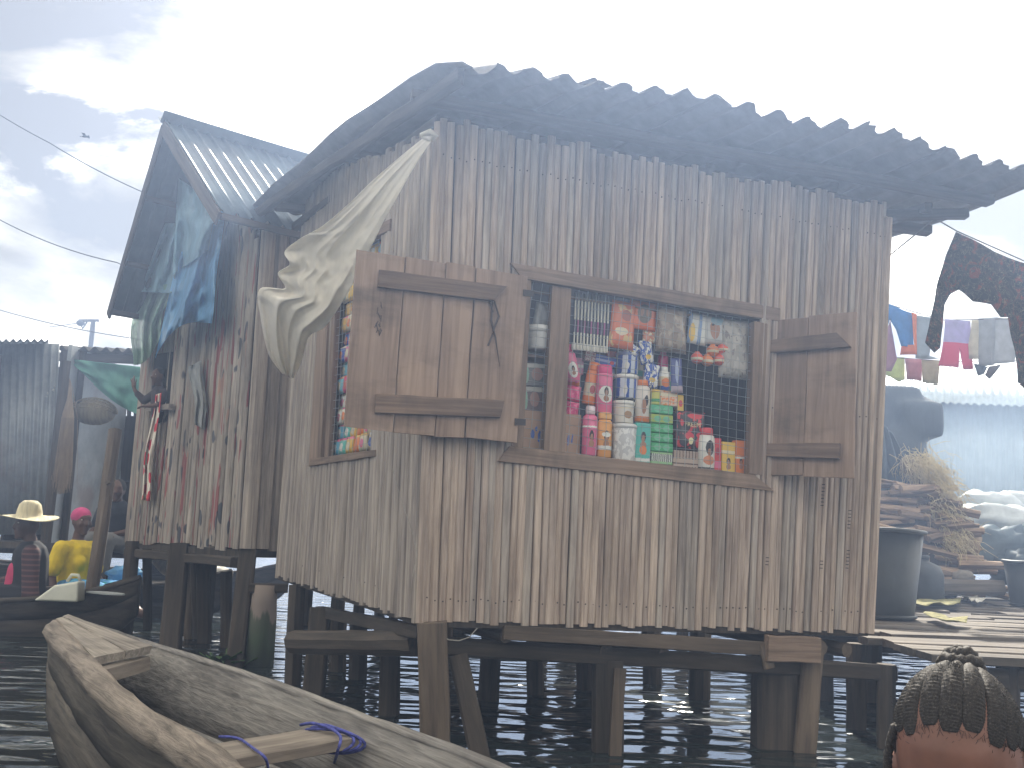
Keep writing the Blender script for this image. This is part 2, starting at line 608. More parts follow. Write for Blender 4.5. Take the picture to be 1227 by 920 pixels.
def batten_wall(patch, h, parent, pitch, mat, vtop=1.0, dens=1.0, proud=.014, u0=0.0, u1=1.0, topf=None, gaps=(), nail_v=(.045, .5, .95)):
    lst = []
    u = u0
    while u < u1 - .004:
        w_ = pitch * rnd.uniform(.88, 1.13)
        du = w_ / patch.len
        if u + du > u1: du = max(u1 - u, .004); w_ = du * patch.len
        uc = u + du / 2
        u += du
        vt = topf(uc) if topf else vtop
        hv = hole_v(h, uc) if h else None
        segs = [(0, vt)] if hv is None else [(0, hv[0] - .003), (hv[1] + .003, vt)]
        if any(a < uc < b for a, b in gaps): continue
        for i, (a, b) in enumerate(segs):
            if i == 0: a += rnd.uniform(-.004, .006)
            if b == vt: b += rnd.uniform(-.012, .012)
            p, q = patch.P(uc + rnd.uniform(-.0012, .0012), a, rnd.uniform(-.003, .004)), patch.P(uc + rnd.uniform(-.0015, .0015), b, rnd.uniform(-.003, .004))
            # x axis so that y (round side) points out of the wall
            zz = (q - p).normalized(); xs = patch.n.cross(zz)
            mm = mat if rnd.random() < .72 else M['batten_grey']
            rod('batten', p, q, HALF(w_ * 1.02, proud * rnd.uniform(.8, 1.25) * min(1.3, w_ / .035)), xs, mm, parent, seg=5, jit=.0010, taper=rnd.uniform(.95, 1.04), bend=.0015)
            for nv in nail_v:
                if a < nv < b: lst.append((patch.P(uc, nv + rnd.uniform(-.004, .004), proud * .98), patch.n))
    return lst

wf = backing(FW, fh, 'front_wall', shop)
n1 = batten_wall(FW, fh, wf, .0345, M['batten'], 1.03)
nails(n1, wf, M['nail'])
wl = backing(LW, lh, 'side_wall', shop, 1.0)
n2 = batten_wall(LW, lh, wl, .054, M['batten_grey'], 1.0)
nails(n2, wl, M['nail'])
wr = backing(RW, None, 'side_wall', shop, 1.0)
nails(batten_wall(RW, None, wr, .06, M['batten'], 1.0), wr, M['nail'])
wb = backing(BW, None, 'back_wall', shop, 1.0)
nails(batten_wall(BW, None, wb, .09, M['batten'], 1.0), wb, M['nail'])
# corner poles
rod('corner_pole', FW.P(-.004, .0, .012), FW.P(-.004, 1.02, .012), RND(.021, 8), FW.du, M['batten'], shop, seg=8, jit=.002)
rod('corner_pole', FW.P(1.002, -.002, .008), FW.P(1.002, 1.0, .008), RND(.022, 8), FW.du, M['batten'], shop, seg=8, jit=.002)
# tally marks pencilled on the battens by the right-hand shutter
mb = MB()
for (px, py, k) in ((985, 605, 7), (1017, 632, 6), (1015, 680, 6), (984, 680, 3), (919, 676, 3)):
    mb = MB()
    for i in range(k):
        c = FW.pix(px + i * .3, py - i * 4.2, .021)
        q = Matrix((FW.du, FW.n, FW.du.cross(FW.n))).transposed()
        mb.box(c, (.016, .002, .0035), q)
    mb.build('tally_mark', plain('charcoal', (.03, .03, .035), .9), wf)

# floor, ceiling joists
mb = MB()
fl = [A0, B0, D0, C0]
mb.hexa([p + V((0, 0, .012)) for p in fl] + [p + V((0, 0, -.018)) for p in fl])
mb.build('floor', M['dark_wood'], shop)

# ------------------------------------------------ window woodwork
def woodx(name, *a, **k):
    s = k.pop('scale', (45, 45, 2))
    return wood(name, *a, scale=(s[2], s[1], s[0]), **k)
M['frame_x'] = woodx('frame_board', (.15, .105, .08), (.30, .222, .17), amt=.12)
fx = lambda px, py, off=.026: FW.pix(px, py, off)
qboard('lintel', [fx(612, 315), fx(936, 369), fx(935, 385), fx(626, 334)], .035, FW.n, M['frame_x'], shop, 10)
qboard('sill', [fx(611, 534), fx(904, 568), fx(929, 588), fx(597, 552)], .038, FW.n, M['frame_x'], shop, 10)
qboard('jamb', [fx(904, 385, .018), fx(920, 388, .018), fx(913, 569, .018), fx(898, 567, .018)], .05, FW.n, M['frame'], shop, 6)
qboard('jamb', [fx(626, 333, .016), fx(637, 335, .016), fx(627, 536, .016), fx(613, 534, .016)], .05, FW.n, M['frame'], shop, 6)
qboard('mullion', [fx(662, 342, .006), fx(685, 346, .006), fx(677, 542, .006), fx(652, 539, .006)], .045, FW.n, M['frame'], shop, 8)
lx = lambda px, py, off=.03: LW.pix(px, py, off)
qboard('jamb', [lx(384, 322), lx(396, 316), lx(384, 549), lx(370, 555)], .05, LW.n, M['frame'], shop, 6)
qboard('jamb', [lx(399, 305, .01), lx(405, 302, .01), lx(393, 549, .01), lx(386, 551, .01)], .03, LW.n, M['frame'], shop, 6)
qboard('sill', [lx(372, 549), lx(449, 538), lx(449, 546), lx(370, 558)], .035, LW.n, M['frame_x'], shop, 6)
qboard('lintel', [lx(392, 300), lx(466, 262), lx(465, 276), lx(392, 312)], .035, LW.n, M['frame_x'], shop, 6)

# ------------------------------------------------ wire mesh across both windows
M['wire'] = plain('galvanised_wire', (.40, .43, .45), .45, metal=.6, var=.2)
def wiremesh(patch, quad, nx, ny, off, parent, r=.0011):
    tl, tr, br, bl = quad
    mb = MB()
    sag = lambda a, b: V((0, 0, .006 * math.sin(9 * a + 4 * b)))
    def P(a, b):
        u = fr(fr(bl[0], br[0], a), fr(tl[0], tr[0], a), b)
        v = fr(fr(bl[1], br[1], a), fr(tl[1], tr[1], a), b)
        return patch.P(u, v, off + .006 * math.sin(5 * a + 3) * math.sin(4 * b)) + sag(a, b) + patch.du * (.005 * math.sin(7 * b + 2 * a))
    for i in range(nx + 1):
        mb.tube([P(i / nx, j / 10) for j in range(11)], r, 4)
    for j in range(ny + 1):
        mb.tube([P(i / 14, j / ny) + patch.n * .002 for i in range(15)], r, 4)
    return mb.build('wire_mesh', M['wire'], parent)
wiremesh(FW, fh, 27, 18, -.012, shop)
wiremesh(LW, lh, 14, 26, -.006, shop)

# ------------------------------------------------ shutters
def shutter(corners, splits, braces, n, name, bolts=True):
    tl, tr, br, bl = corners
    root = MB()
    # the hinge edge strip carries the planks
    e = (bl - tl).normalized()
    sh = None
    for i in range(len(splits) - 1):
        a, b = splits[i] + .003, splits[i + 1] - .003
        j = rnd.uniform(-.006, .006)
        c = [fr(tl, tr, a) + e * j, fr(tl, tr, b) + e * j, fr(bl, br, b) + e * rnd.uniform(-.008, .008), fr(bl, br, a) + e * rnd.uniform(-.008, .008)]
        # grain runs up the plank: make the long axis the vertical one
        o = qboard('plank' if sh else 'shutter', [c[3], c[0], c[1], c[2]], .02, n, M['shutter_x'], sh or shop, 6, .0016)
        if sh is None: sh = o
    for (p0, p1, p2, p3) in braces:
        c = [fr(fr(tl, tr, p[0]), fr(bl, br, p[0]), p[1]) + n * .022 for p in (p0, p1, p2, p3)]
        qboard('brace', c, .0215, n, M['brace_x'], sh, 8, .0015)
    return sh
M['shutter_x'] = woodx('shutter_plank', (.19, .132, .10), (.36, .265, .205), scale=(30, 30, 1.6), amt=.10, stain_amt=.55)
M['brace_x'] = woodx('dark_brace', (.10, .068, .05), (.215, .152, .112), amt=.12)
for k_ in ('lintel', 'sill'): pass
n = FW.n
p0 = A0 + n * .075
sx = lambda px, py: ptpl(px, py, p0, n)
SL = [sx(427, 298), sx(633, 332), sx(620, 530), sx(412, 512)]
shL = shutter(SL, [0, .275, .51, .685, 1], [((.13, .105), (.87, .085), (.80, .185), (.13, .205)), ((.16, .80), (.90, .76), (.88, .865), (.16, .905))], n, 'shutter')
shL['label'] = 'four-plank shutter swung open past the near corner'
# dried twig of string on the planks
mb = MB()
for q_ in (((590, 355), (588, 385), (593, 405), (598, 440)), ((592, 362), (597, 380), (590, 398)), ((590, 400), (584, 415)), ((585, 358), (590, 375))):
    pts = [sx(a, b) + n * (.006 + .004 * rnd.random()) for a, b in q_]
    mb.tube(pts, [.0035, .005, .004, .0015][:len(pts)], 5)
for i in range(16):
    a, b = rnd.uniform(450, 458), rnd.uniform(360, 400)
    mb.tube([sx(a, b) + n * .004, sx(a + rnd.uniform(-4, 4), b + rnd.uniform(3, 8)) + n * .006], .0016, 4)
mb.build('frayed_string', plain('string', (.07, .05, .04), .9), shL)['kind'] = 'stuff'
TLr, TRr, BRr, BLr = pt(918, 384, 4.89), pt(1027, 375, 4.66), pt(1023, 571, 4.66), pt(908, 568, 4.89)
n2_ = (TRr - TLr).cross(BLr - TLr).normalized()
if n2_.dot(ORI - TLr) < 0: n2_ = -n2_
shR = shutter([TLr, TRr, BRr, BLr], [0, .48, 1], [((.08, .14), (.80, .12), (.95, .215), (.08, .225)), ((.06, .80), (.86, .80), (.86, .895), (.06, .885))], n2_, 'shutter')
shR['label'] = 'narrow two-plank shutter swung open beside the right wall edge'
# hinges
for (a, b) in ((633, 352), (623, 505)):
    mb = MB(); mb.box(sx(a, b) + n * .004, (.05, .006, .028), Matrix((FW.du, FW.n, FW.du.cross(FW.n))).transposed())
    mb.build('hinge', M['nail'], shL)

# ------------------------------------------------ corrugated roof
def roof_mat(name, a, b_, rough=.75, metal=0.0, rust=(.10, .06, .04), ra=.5):
    m, t, b = newmat(name)
    v = coords(t, (3, 3, 3)); g = ntex(t, v, 1.2, 8, .65)
    col = ramp(t, g, [(.3, a), (.7, b_)])
    v2 = coords(t, (1.5, 1.5, 1.5)); s = ntex(t, v2, 1.0, 6, .6)
    col = mixc(t, ramp(t, s, [(.52, (0, 0, 0)), (.7, (ra,) * 3)]), col, rust)
    t.links.new(tint(t, col, .12), b.inputs['Base Color'])
    b.inputs['Roughness'].default_value = rough; b.inputs['Metallic'].default_value = metal
    b.inputs['Specular IOR Level'].default_value = .3
    bump(t, b, g, .3, .004)
    return m
M['fibre'] = roof_mat('old_fibre_roofing', (.10, .095, .09), (.22, .205, .19), .9, 0, (.06, .05, .045))
M['metal_roof'] = roof_mat('grey_metal_roofing', (.07, .10, .13), (.14, .18, .215), .42, .35, (.16, .10, .07), .25)
M['zinc'] = roof_mat('old_zinc', (.20, .22, .24), (.36, .38, .39), .5, .35, (.17, .10, .07), .5)
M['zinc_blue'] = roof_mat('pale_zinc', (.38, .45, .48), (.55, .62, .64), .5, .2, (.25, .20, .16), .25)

def corr_sheet(name, fn, nwave, L_, amp, mat, parent, nlen=6, shape='sine', th=.006, per=10, jag=0.0):
    """fn(s, t) -> (point, up); s across the corrugation, t along it"""
    nu = int(nwave * per)
    top, bot = [], []
    js = [rnd.uniform(-jag, jag) for _ in range(nu + 1)]
    vs, fs = [], []
    for j in range(nlen + 1):
        for i in range(nu + 1):
            s_ = i / nu; t_ = j / nlen
            ph = s_ * nwave
            x = ph - math.floor(ph)
            if shape == 'sine': hgt = amp * .5 * math.cos(2 * math.pi * x)
            else: hgt = amp * (1 if x < .16 else (max(0, 1 - (x - .16) / .08) if x < .24 else (max(0, (x - .92) / .08) if x > .92 else 0)))
            p, up = fn(s_, t_ + (js[i] if j == 0 else 0))
            vs.append(p + up * hgt)
    N = len(vs)
    for k in range(N):
        j, i = divmod(k, nu + 1)
        p, up = fn(i / nu, j / nlen)
        vs.append(vs[k] - up * th)
    for j in range(nlen):
        for i in range(nu):
            a = j * (nu + 1) + i
            fs.append((a, a + 1, a + nu + 2, a + nu + 1)); fs.append((N + a, N + a + nu + 1, N + a + nu + 2, N + a + 1))
    for i in range(nu):
        fs.append((i, N + i, N + i + 1, i + 1)); a = nlen * (nu + 1) + i; fs.append((a, a + 1, N + a + 1, N + a))
    for j in range(nlen):
        a = j * (nu + 1); fs.append((a, a + nu + 1, N + a + nu + 1, N + a)); a += nu; fs.append((a, N + a, N + a + nu + 1, a + nu + 1))
    return mesh_obj(name, vs, fs, mat, parent, True)

E_L, E_M, E_R = pt(556, 83, 3.90), pt(800, 118, 4.22), pt(1262, 214, 4.84)
G_L, G_R = pt(300, 250, 6.95), pt(1040, 292, 6.9)
rake_mid = pt(486, 112, 4.42)
def roof_fn(s_, t_):
    # front edge bows up a little in the middle, the left rake sags behind the corner
    e = fr(E_L, E_R, s_) + V((0, 0, .075 * math.sin(math.pi * min(1, s_ * 1.0)) + .012 * math.sin(s_ * 21)))
    g = fr(G_L, G_R, s_)
    p = fr(e, g, t_)
    # sag along the slope, more at the left rake
    tt = min(1, max(0, t_)); p.z += (.13 * (1 - s_) ** 3) * math.sin(math.pi * tt ** .6) - .03 * s_ * math.sin(math.pi * tt)
    p.z += .012 * math.sin(t_ * 17 + s_ * 5) * (1 - s_)
    up = (E_R - E_L).cross(G_L - E_L).normalized()
    if up.z < 0: up = -up
    return p, up
roof = None
ns = 5
tot = 20.0
for k in range(ns):
    s0, s1 = k / ns - (.012 if k else 0), (k + 1) / ns + (.012 if k < ns - 1 else 0)
    lift = .007 * (k % 2)
    nw = tot * (s1 - s0)
    jj = rnd.uniform(-.006, .012)
    def f_(a, b, s0=s0, s1=s1, lift=lift, jj=jj, k=k):
        p, up = roof_fn(fr(s0, s1, a), fr(jj, 1, b))
        return p + up * lift, up
    o = corr_sheet('roof_sheet' if roof else 'roof', f_, nw, 1, .042, M['fibre'], roof or shop, nlen=12, per=10, jag=.008, th=.004)
    if roof is None: roof = o
# rafters and purlins under the sheets
def under(s_, t_, d=.06):
    p, up = roof_fn(s_, t_)
    return p - up * d
rod('purlin', under(-.0, .16, .075), under(.955, .16, .075), CHAM(.075, .05, .006), V((0, 1, 0)), M['post'], shop, 8, .003)
rod('purlin', under(0.02, .52, .07), under(.98, .52, .07), CHAM(.075, .05, .006), V((0, 1, 0)), M['post'], shop, 8, .003)
rod('purlin', under(0.02, .9, .07), under(.98, .9, .07), CHAM(.075, .05, .006), V((0, 1, 0)), M['post'], shop, 8, .003)
for s_ in (.06, .27, .48, .69, .86):
    rod('rafter', under(s_, .20, .13), under(s_ * .98 + .01, .97, .13), CHAM(.05, .055, .006), V((1, 0, 0)), M['post'], shop, 6, .003)
# barge board along the left rake, and the beam end that carries the washing line
rod('barge_board', under(.006, .02, .045), under(.006, .98, .045), CHAM(.03, .06, .005), V((1, 0, 0)), M['dark_wood'], shop, 14, .009)
BEAM_END = pt(1158, 257, 5.25)
rod('beam', pt(1040, 258, 5.22), BEAM_END, CHAM(.05, .06, .006), V((0, 0, 1)), M['post'], shop, 5, .002)

# ------------------------------------------------ beams, logs and piles under the floor
def pile(name, a, b, rad, mat, parent, flat=False, seg=6, taper=1.0):
    """a = (px, py, Y) top, b = (px, Y) where it enters the water; it goes on to the bed"""
    p = pt(*a)
    # foot: on the water at depth Y below pixel column px
    d = ray(b[0], 800)
    q = V((d.x / d.y * b[1], b[1], 0))
    # the column shifts with roll; refine
    for _ in range(6):
        e = b[0] - proj(q).x
        q.x += e * b[1] / FPX
    q2 = q + (q - p).normalized() * .55
    prof = CHAM(rad * 2, rad * 1.6, rad * .2) if flat else RND(rad, 9)
    return rod(name, p, q2, prof, V((1, 0, 0)), mat, parent, seg, .004, taper, .008, smooth=False)
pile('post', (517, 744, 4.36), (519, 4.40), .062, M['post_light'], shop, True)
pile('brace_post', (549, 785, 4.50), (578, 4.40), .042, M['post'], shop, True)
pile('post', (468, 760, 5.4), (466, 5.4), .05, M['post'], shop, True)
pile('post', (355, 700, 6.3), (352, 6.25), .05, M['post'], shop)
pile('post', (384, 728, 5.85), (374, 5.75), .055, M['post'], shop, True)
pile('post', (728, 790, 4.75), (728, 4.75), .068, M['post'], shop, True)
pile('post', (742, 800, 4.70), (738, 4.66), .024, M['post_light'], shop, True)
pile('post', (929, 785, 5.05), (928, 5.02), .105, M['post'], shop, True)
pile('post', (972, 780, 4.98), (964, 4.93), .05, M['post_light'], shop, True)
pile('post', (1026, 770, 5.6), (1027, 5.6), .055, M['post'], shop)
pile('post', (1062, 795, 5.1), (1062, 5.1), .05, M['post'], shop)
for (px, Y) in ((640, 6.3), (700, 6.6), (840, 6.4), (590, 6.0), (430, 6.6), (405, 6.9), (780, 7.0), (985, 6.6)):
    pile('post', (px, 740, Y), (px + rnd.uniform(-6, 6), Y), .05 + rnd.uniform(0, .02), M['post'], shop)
# main beam along the front and its neighbours
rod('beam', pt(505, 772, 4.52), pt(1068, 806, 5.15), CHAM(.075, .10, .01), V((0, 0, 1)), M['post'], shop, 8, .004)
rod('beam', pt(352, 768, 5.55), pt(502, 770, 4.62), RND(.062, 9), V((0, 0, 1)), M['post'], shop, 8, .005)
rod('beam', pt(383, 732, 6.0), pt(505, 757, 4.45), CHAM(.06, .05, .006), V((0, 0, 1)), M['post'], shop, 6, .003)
rod('plank', pt(603, 757, 4.45), pt(914, 776, 4.83), CHAM(.062, .03, .004), V((0, 0, 1)), M['post_light'], shop, 6, .003)
rod('plank', pt(918, 776, 4.80), pt(981, 778, 4.90), CHAM(.12, .04, .006), V((0, 0, 1)), M['frame'], shop, 4, .003)
rod('block', pt(914, 770, 4.83), pt(922, 800, 4.82), CHAM(.05, .04, .006), V((1, 0, 0)), M['post_light'], shop, 3, .002)
for (x, y, Y) in ((608, 760, 4.52), (727, 780, 4.70), (797, 786, 4.78), (985, 776, 5.02), (1015, 778, 5.05)):
    e = pt(x, y, Y)
    rod('floor_log', e, e + LDIR * 2.3 + V((0, 0, .02)), RND(.036, 9), V((0, 0, 1)), M['post_light'], shop, 6, .003)
# dangling cord
mb = MB()
mb.tube([pt(x, y, 4.33) for x, y in ((521, 748), (527, 760), (538, 766), (550, 767), (562, 763), (572, 752))], .0022, 5)
mb.tube([pt(x, y, 4.30) for x, y in ((470, 560), (480, 595), (495, 640), (500, 665), (494, 690))], .0012, 4)
mb.build('loose_cord', plain('cord', (.35, .33, .30), .8), shop)

# ================================================================== hut on the left
h0n, h0f = pt(287, 658, 7.0), pt(150, 648, 8.8)
h1n, h1f = pt(314, 262, 7.0), pt(176, 372, 8.8)
HG = Patch(h0f, h0n, h1f, h1n)            # gable wall, u from the far end to the near one
gd = (h0n - h0f); gd.z = 0; gd.normalize()
rdir = V((-gd.y, gd.x, 0))
if rdir.x < 0: rdir = -rdir
hut = thing('stilt_hut', 'gabled plank hut on stilts with blue plastic hung under its roof', 'hut', ((h0n + h0f) / 2).to_tuple()[:2] + (0,))
def hutextra(t, col):
    v = coords(t, (16, 16, 2.2)); s = ntex(t, v, 1.0, 2, .5)
    col = mixc(t, ramp(t, s, [(.61, (0, 0, 0)), (.63, (.8,) * 3)]), col, (.26, .055, .06))
    v = coords(t, (7, 7, 4)); s = ntex(t, v, 1.0, 1, .4)
    col = mixc(t, ramp(t, s, [(.655, (0, 0, 0)), (.675, (.85,) * 3)]), col, (.045, .055, .075))
    v = coords(t, (14, 14, 3.5)); s = ntex(t, v, 1.0, 2, .4)
    col = mixc(t, ramp(t, s, [(.66, (0, 0, 0)), (.70, (.6,) * 3)]), col, (.42, .22, .16))
    return col
M['hut_plank'] = wood('painted_scrap_plank', (.20, .175, .155), (.44, .395, .35), amt=.2, extra=hutextra)
AP = pt(197, 146, 7.35); FF = pt(131, 372, 8.35); NF = pt(263, 254, 6.55)
def gtop(u):
    # height of the roof over the gable wall, as v
    pk = .93
    return fr(1.02, 1.44, u / .56) if u < .56 else fr(1.44, .98, (u - .56) / .44)
mb = MB()
for i in range(12):
    u0, u1 = i / 12, (i + 1) / 12
    p = [HG.P(u0, .003, -.014), HG.P(u1, .003, -.014), HG.P(u1, gtop(u1) - .05, -.014), HG.P(u0, gtop(u0) - .05, -.014)]
    mb.hexa(p + [x - HG.n * .02 for x in p])
hw = mb.build('gable_wall', M['dark_wood'], hut)
u = 0.0
i = 0
while u < .985:
    wd = rnd.choice((.035, .045, .05, .06, .075, .09)) * (2.2 if i == 0 else 1)
    du = min(wd / HG.len, 1 - u)
    gap = rnd.choice((0, .004, .004, .012)) / HG.len
    uc = u + du / 2
    a = rnd.uniform(-.008, .012); b_ = gtop(uc) - .06
    p, q = HG.P(uc, a, rnd.uniform(-.004, .01)), HG.P(uc, b_, rnd.uniform(-.004, .008))
    prof = HALF(du * HG.len * .97, .016) if rnd.random() < .5 else CHAM(du * HG.len * .97, .016, .003)
    rod('plank', p, q, prof, HG.n.cross((q - p).normalized()), M['hut_plank'] if i else M['batten_grey'], hw, 7, .0016, 1, .003)
    u += du + gap
    i += 1
h2n = h0n + rdir * 2.8; h3n = h1n + rdir * 2.8
HN = Patch(h0n, h2n, h1n, h3n)
hn = backing(HN, None, 'side_wall', hut, 1.0, -.02)
lst = batten_wall(HN, None, hn, .10, M['batten_grey'], 1.0, proud=.035)
h2f, h3f = h0f + rdir * 2.8, h1f + rdir * 2.8
HF = Patch(h0f, h2f, h1f, h3f); HF.n = -gd
backing(HF, None, 'side_wall', hut, 1.0, -.01)
HB = Patch(h2f, h2n, h3f, h3n); HB.n = rdir
backing(HB, None, 'back_wall', hut, 1.0, -.01)
mb = MB()
fl = [h0f, h0n, h2n, h2f]
mb.hexa([p + V((0, 0, .0)) for p in fl] + [p + V((0, 0, -.05)) for p in fl])
mb.build('floor', M['post'], hut)
# roof slopes
rl = 3.6
def slope(a, b, nm, parent, sheets=3):
    """a ridge corner, b eave corner"""
    up = (b - a).cross(rdir).normalized()
    if up.z < 0: up = -up
    first = parent
    for k in range(sheets):
        s0, s1 = k / sheets - (.006 if k else 0), (k + 1) / sheets
        def f_(s_, t_, s0=s0, s1=s1, k=k):
            return fr(a, b, t_) + rdir * (rl * fr(s0, s1, s_)) + up * (.004 * (k % 2)), up
        o = corr_sheet('roof_sheet' if first is not parent else nm, f_, rl * (s1 - s0) / .115, 1, .020, M['metal_roof'], first, nlen=3, shape='rib', th=.003, per=12)
        if first is parent: first = o
    return first
slope(AP, NF, 'roof_slope', hut)
slope(AP + V((-.004, 0, .004)), FF, 'roof_slope', hut)
# ridge cap and barge boards
up = V((0, 0, 1))
rod('ridge_cap', AP + V((0, 0, .008)) - rdir * .03, AP + rdir * rl + V((0, 0, .008)), [(-.07, -.05), (0, .022), (.07, -.05), (0, .008)], gd, M['metal_roof'], hut, 8, .003)
rod('barge_board', AP - rdir * .005 - V((0, 0, .05)), NF - rdir * .005 - V((0, 0, .05)), CHAM(.02, .10, .004), rdir, M['post'], hut, 6, .003)
rod('barge_board', AP - rdir * .005 - V((0, 0, .05)), FF - rdir * .005 - V((0, 0, .05)), CHAM(.02, .09, .004), rdir, M['dark_wood'], hut, 6, .003)
for t_ in (.35, .7, .98):
    for a, b in ((AP, NF), (AP, FF)):
        c = fr(a, b, t_) - V((0, 0, .045))
        rod('purlin', c + rdir * .02, c + rdir * (rl - .05), CHAM(.04, .05, .004), V((0, 0, 1)), M['post'], hut, 5, .002)
# piles of the hut
pile('post', (160, 648, 8.55), (150, 8.5), .058, M['post'], hut)
pile('post', (176, 652, 8.6), (176, 8.9), .04, M['post'], hut)
pile('post', (216, 652, 7.75), (205, 7.55), .072, M['post'], hut, True)
pile('post', (232, 660, 8.3), (226, 8.35), .035, M['post_light'], hut)
pile('post', (232, 660, 8.0), (237, 8.4), .035, M['post_light'], hut)
pile('post', (243, 660, 8.1), (243, 8.1), .05, M['post'], hut, True)
pile('post', (272, 684, 7.9), (270, 7.9), .045, M['post'], hut)
pile('post', (298, 658, 7.05), (281, 6.9), .055, M['post'], hut, True)
rod('beam', pt(298, 704, 6.95), pt(345, 704, 7.0), CHAM(.06, .05, .006), V((0, 0, 1)), M['post'], hut, 4, .003)
rod('beam', h0f - V((0, 0, .09)) + gd * .1, h0n - V((0, 0, .09)) - gd * .05, CHAM(.07, .07, .006), V((0, 0, 1)), M['post'], hut, 5, .003)
rod('beam', h2f - V((0, 0, .09)) + gd * .1, h2n - V((0, 0, .09)) - gd * .05, CHAM(.07, .07, .006), V((0, 0, 1)), M['post'], hut, 5, .003)
for k in (0.2, 1.2, 2.2):
    pile_p = h0n + rdir * (k + .6) - V((0, 0, .03))
    rod('post', pile_p, V((pile_p.x, pile_p.y, -.6)), RND(.05, 9), V((1, 0, 0)), M['post'], hut, 5, .004)
    pile_p = h0f + rdir * (k + .6) - V((0, 0, .03)) 
    rod('post', pile_p, V((pile_p.x, pile_p.y, -.6)), RND(.05, 9), V((1, 0, 0)), M['post'], hut, 5, .004)
# ================================================================== goods in the front window
def zp(x, y): return (600 + x / 3.409, 320 + y / 3.409)          # a close-up of the window used for measuring
WX = Matrix((FW.du, -FW.n, FW.du.cross(-FW.n).normalized())).transposed()     # x along the wall, y into the shop, z up
def place(x0, y0, x1, y1, off):
    c = FW.pix(*zp((x0 + x1) / 2, y1), off)
    l, r = FW.pix(*zp(x0, y1), off), FW.pix(*zp(x1, y1), off)
    t = FW.pix(*zp((x0 + x1) / 2, y0), off)
    return c, (r - l).length, (t - c).length
def gm(c, lean=0.0, tilt=0.0):
    m4 = (WX @ Matrix.Rotation(lean, 3, 'Y') @ Matrix.Rotation(tilt, 3, 'X')).to_4x4()
    m4.translation = c
    return m4
def body_bottle(w_, h, cap=.22, neck=.45):
    r = w_ / 2
    return [(r * .9, 0), (r, h * .02), (r, h * (.9 - cap)), (r * .93, h * (.95 - cap)), (r * neck * 1.3, h * (.985 - cap)), (r * neck, h * (1 - cap)), (r * neck, h * (1.0 - cap * .6))]
def cap_prof(w_, h, cap=.22, k=.55):
    r = w_ / 2
    return [(r * k, h * (1 - cap)), (r * k * 1.04, h * (1 - cap) + .002), (r * k, h * .985), (r * k * .8, h)]
def pillow(w_, h, d, nu=8, nv=10):
    vs, fs = [], []
    for sgn in (-1, 1):
        for j in range(nv + 1):
            for i in range(nu + 1):
                a, b = i / nu * 2 - 1, j / nv * 2 - 1
                k = max(0, 1 - a ** 4) ** .5 * max(0, 1 - abs(b) ** 6) ** .5
                vs.append(V((a * w_ / 2 * (1 - .04 * (1 - abs(b))), sgn * (d / 2 * k * (1 + .25 * math.sin(5 * a + 3 * b)) + .0008), (b + 1) / 2 * h)))
    N = (nu + 1) * (nv + 1)
    for j in range(nv):
        for i in range(nu):
            a = j * (nu + 1) + i
            fs.append((a, a + 1, a + nu + 2, a + nu + 1)); fs.append((N + a, N + a + nu + 1, N + a + nu + 2, N + a + 1))
    for i in range(nu):
        fs.append((i, N + i, N + i + 1, i + 1)); a = nv * (nu + 1) + i; fs.append((a, a + 1, N + a + 1, N + a))
    for j in range(nv):
        a = j * (nu + 1); fs.append((a, a + nu + 1, N + a + nu + 1, N + a)); a += nu; fs.append((a, N + a, N + a + nu + 1, a + nu + 1))
    return vs, fs
SKIN, HAIR = (.40, .21, .13), (.015, .012, .012)
PINK, HOT, ORG, YEL, WHT, BLU, GRN, TEAL, RED, CRM = (.72, .16, .30), (.68, .05, .20), (.75, .22, .05), (.75, .50, .08), (.78, .77, .72), (.04, .10, .42), (.05, .36, .13), (.10, .48, .42), (.62, .05, .06), (.70, .62, .45)
def portrait(cx=.5, cz=.45, s=1.0): return (('oval', cx, cz + .10 * s, .17 * s, .13 * s, HAIR), ('oval', cx, cz + .05 * s, .10 * s, .10 * s, SKIN), ('oval', cx, cz - .10 * s, .20 * s, .09 * s, SKIN))
GRP = 'goods on show in the front window'
def bottle(name, label, box, off, base, marks, capc, cap=.22, neck=.45, k=.55, lean=0, sy=.75):
    c, w_, h = place(*box, off)
    o = thing(name, label, name.split('_')[-1], c, GRP)
    mm = gm(c, lean)
    mb = MB(); mb.lathe(body_bottle(w_, h, cap, neck), 14, sy=sy); mb.build('body', pack(base, marks), o, True, mm)
    mb = MB(); mb.lathe(cap_prof(w_, h, cap, k), 12, sy=sy if k > .8 else 1); mb.build('cap', pack(capc), o, True, mm)
def carton(name, label, box, off, base, marks, depth=.05, lean=0, tilt=0, rough=.45, cat='box', yaw=0):
    c, w_, h = place(*box, off)
    mb = MB(); mb.box((0, depth / 2, h / 2), (w_, depth, h))
    o = mb.build(name, pack(base, marks, rough), None, False, gm(c, lean, tilt))
    bv = o.modifiers.new('edge', 'BEVEL'); bv.width = .0025; bv.segments = 1
    return tag(o, label, cat, GRP)
def sachet(name, label, box, off, base, marks, d=.02, lean=0, cat='packet', trans=0, rough=.28):
    c, w_, h = place(*box, off)
    mb = MB(); mb.add(*pillow(w_, h, d))
    return tag(mb.build(name, pack(base, marks, rough, None, trans), None, True, gm(c, lean)), label, cat, GRP)
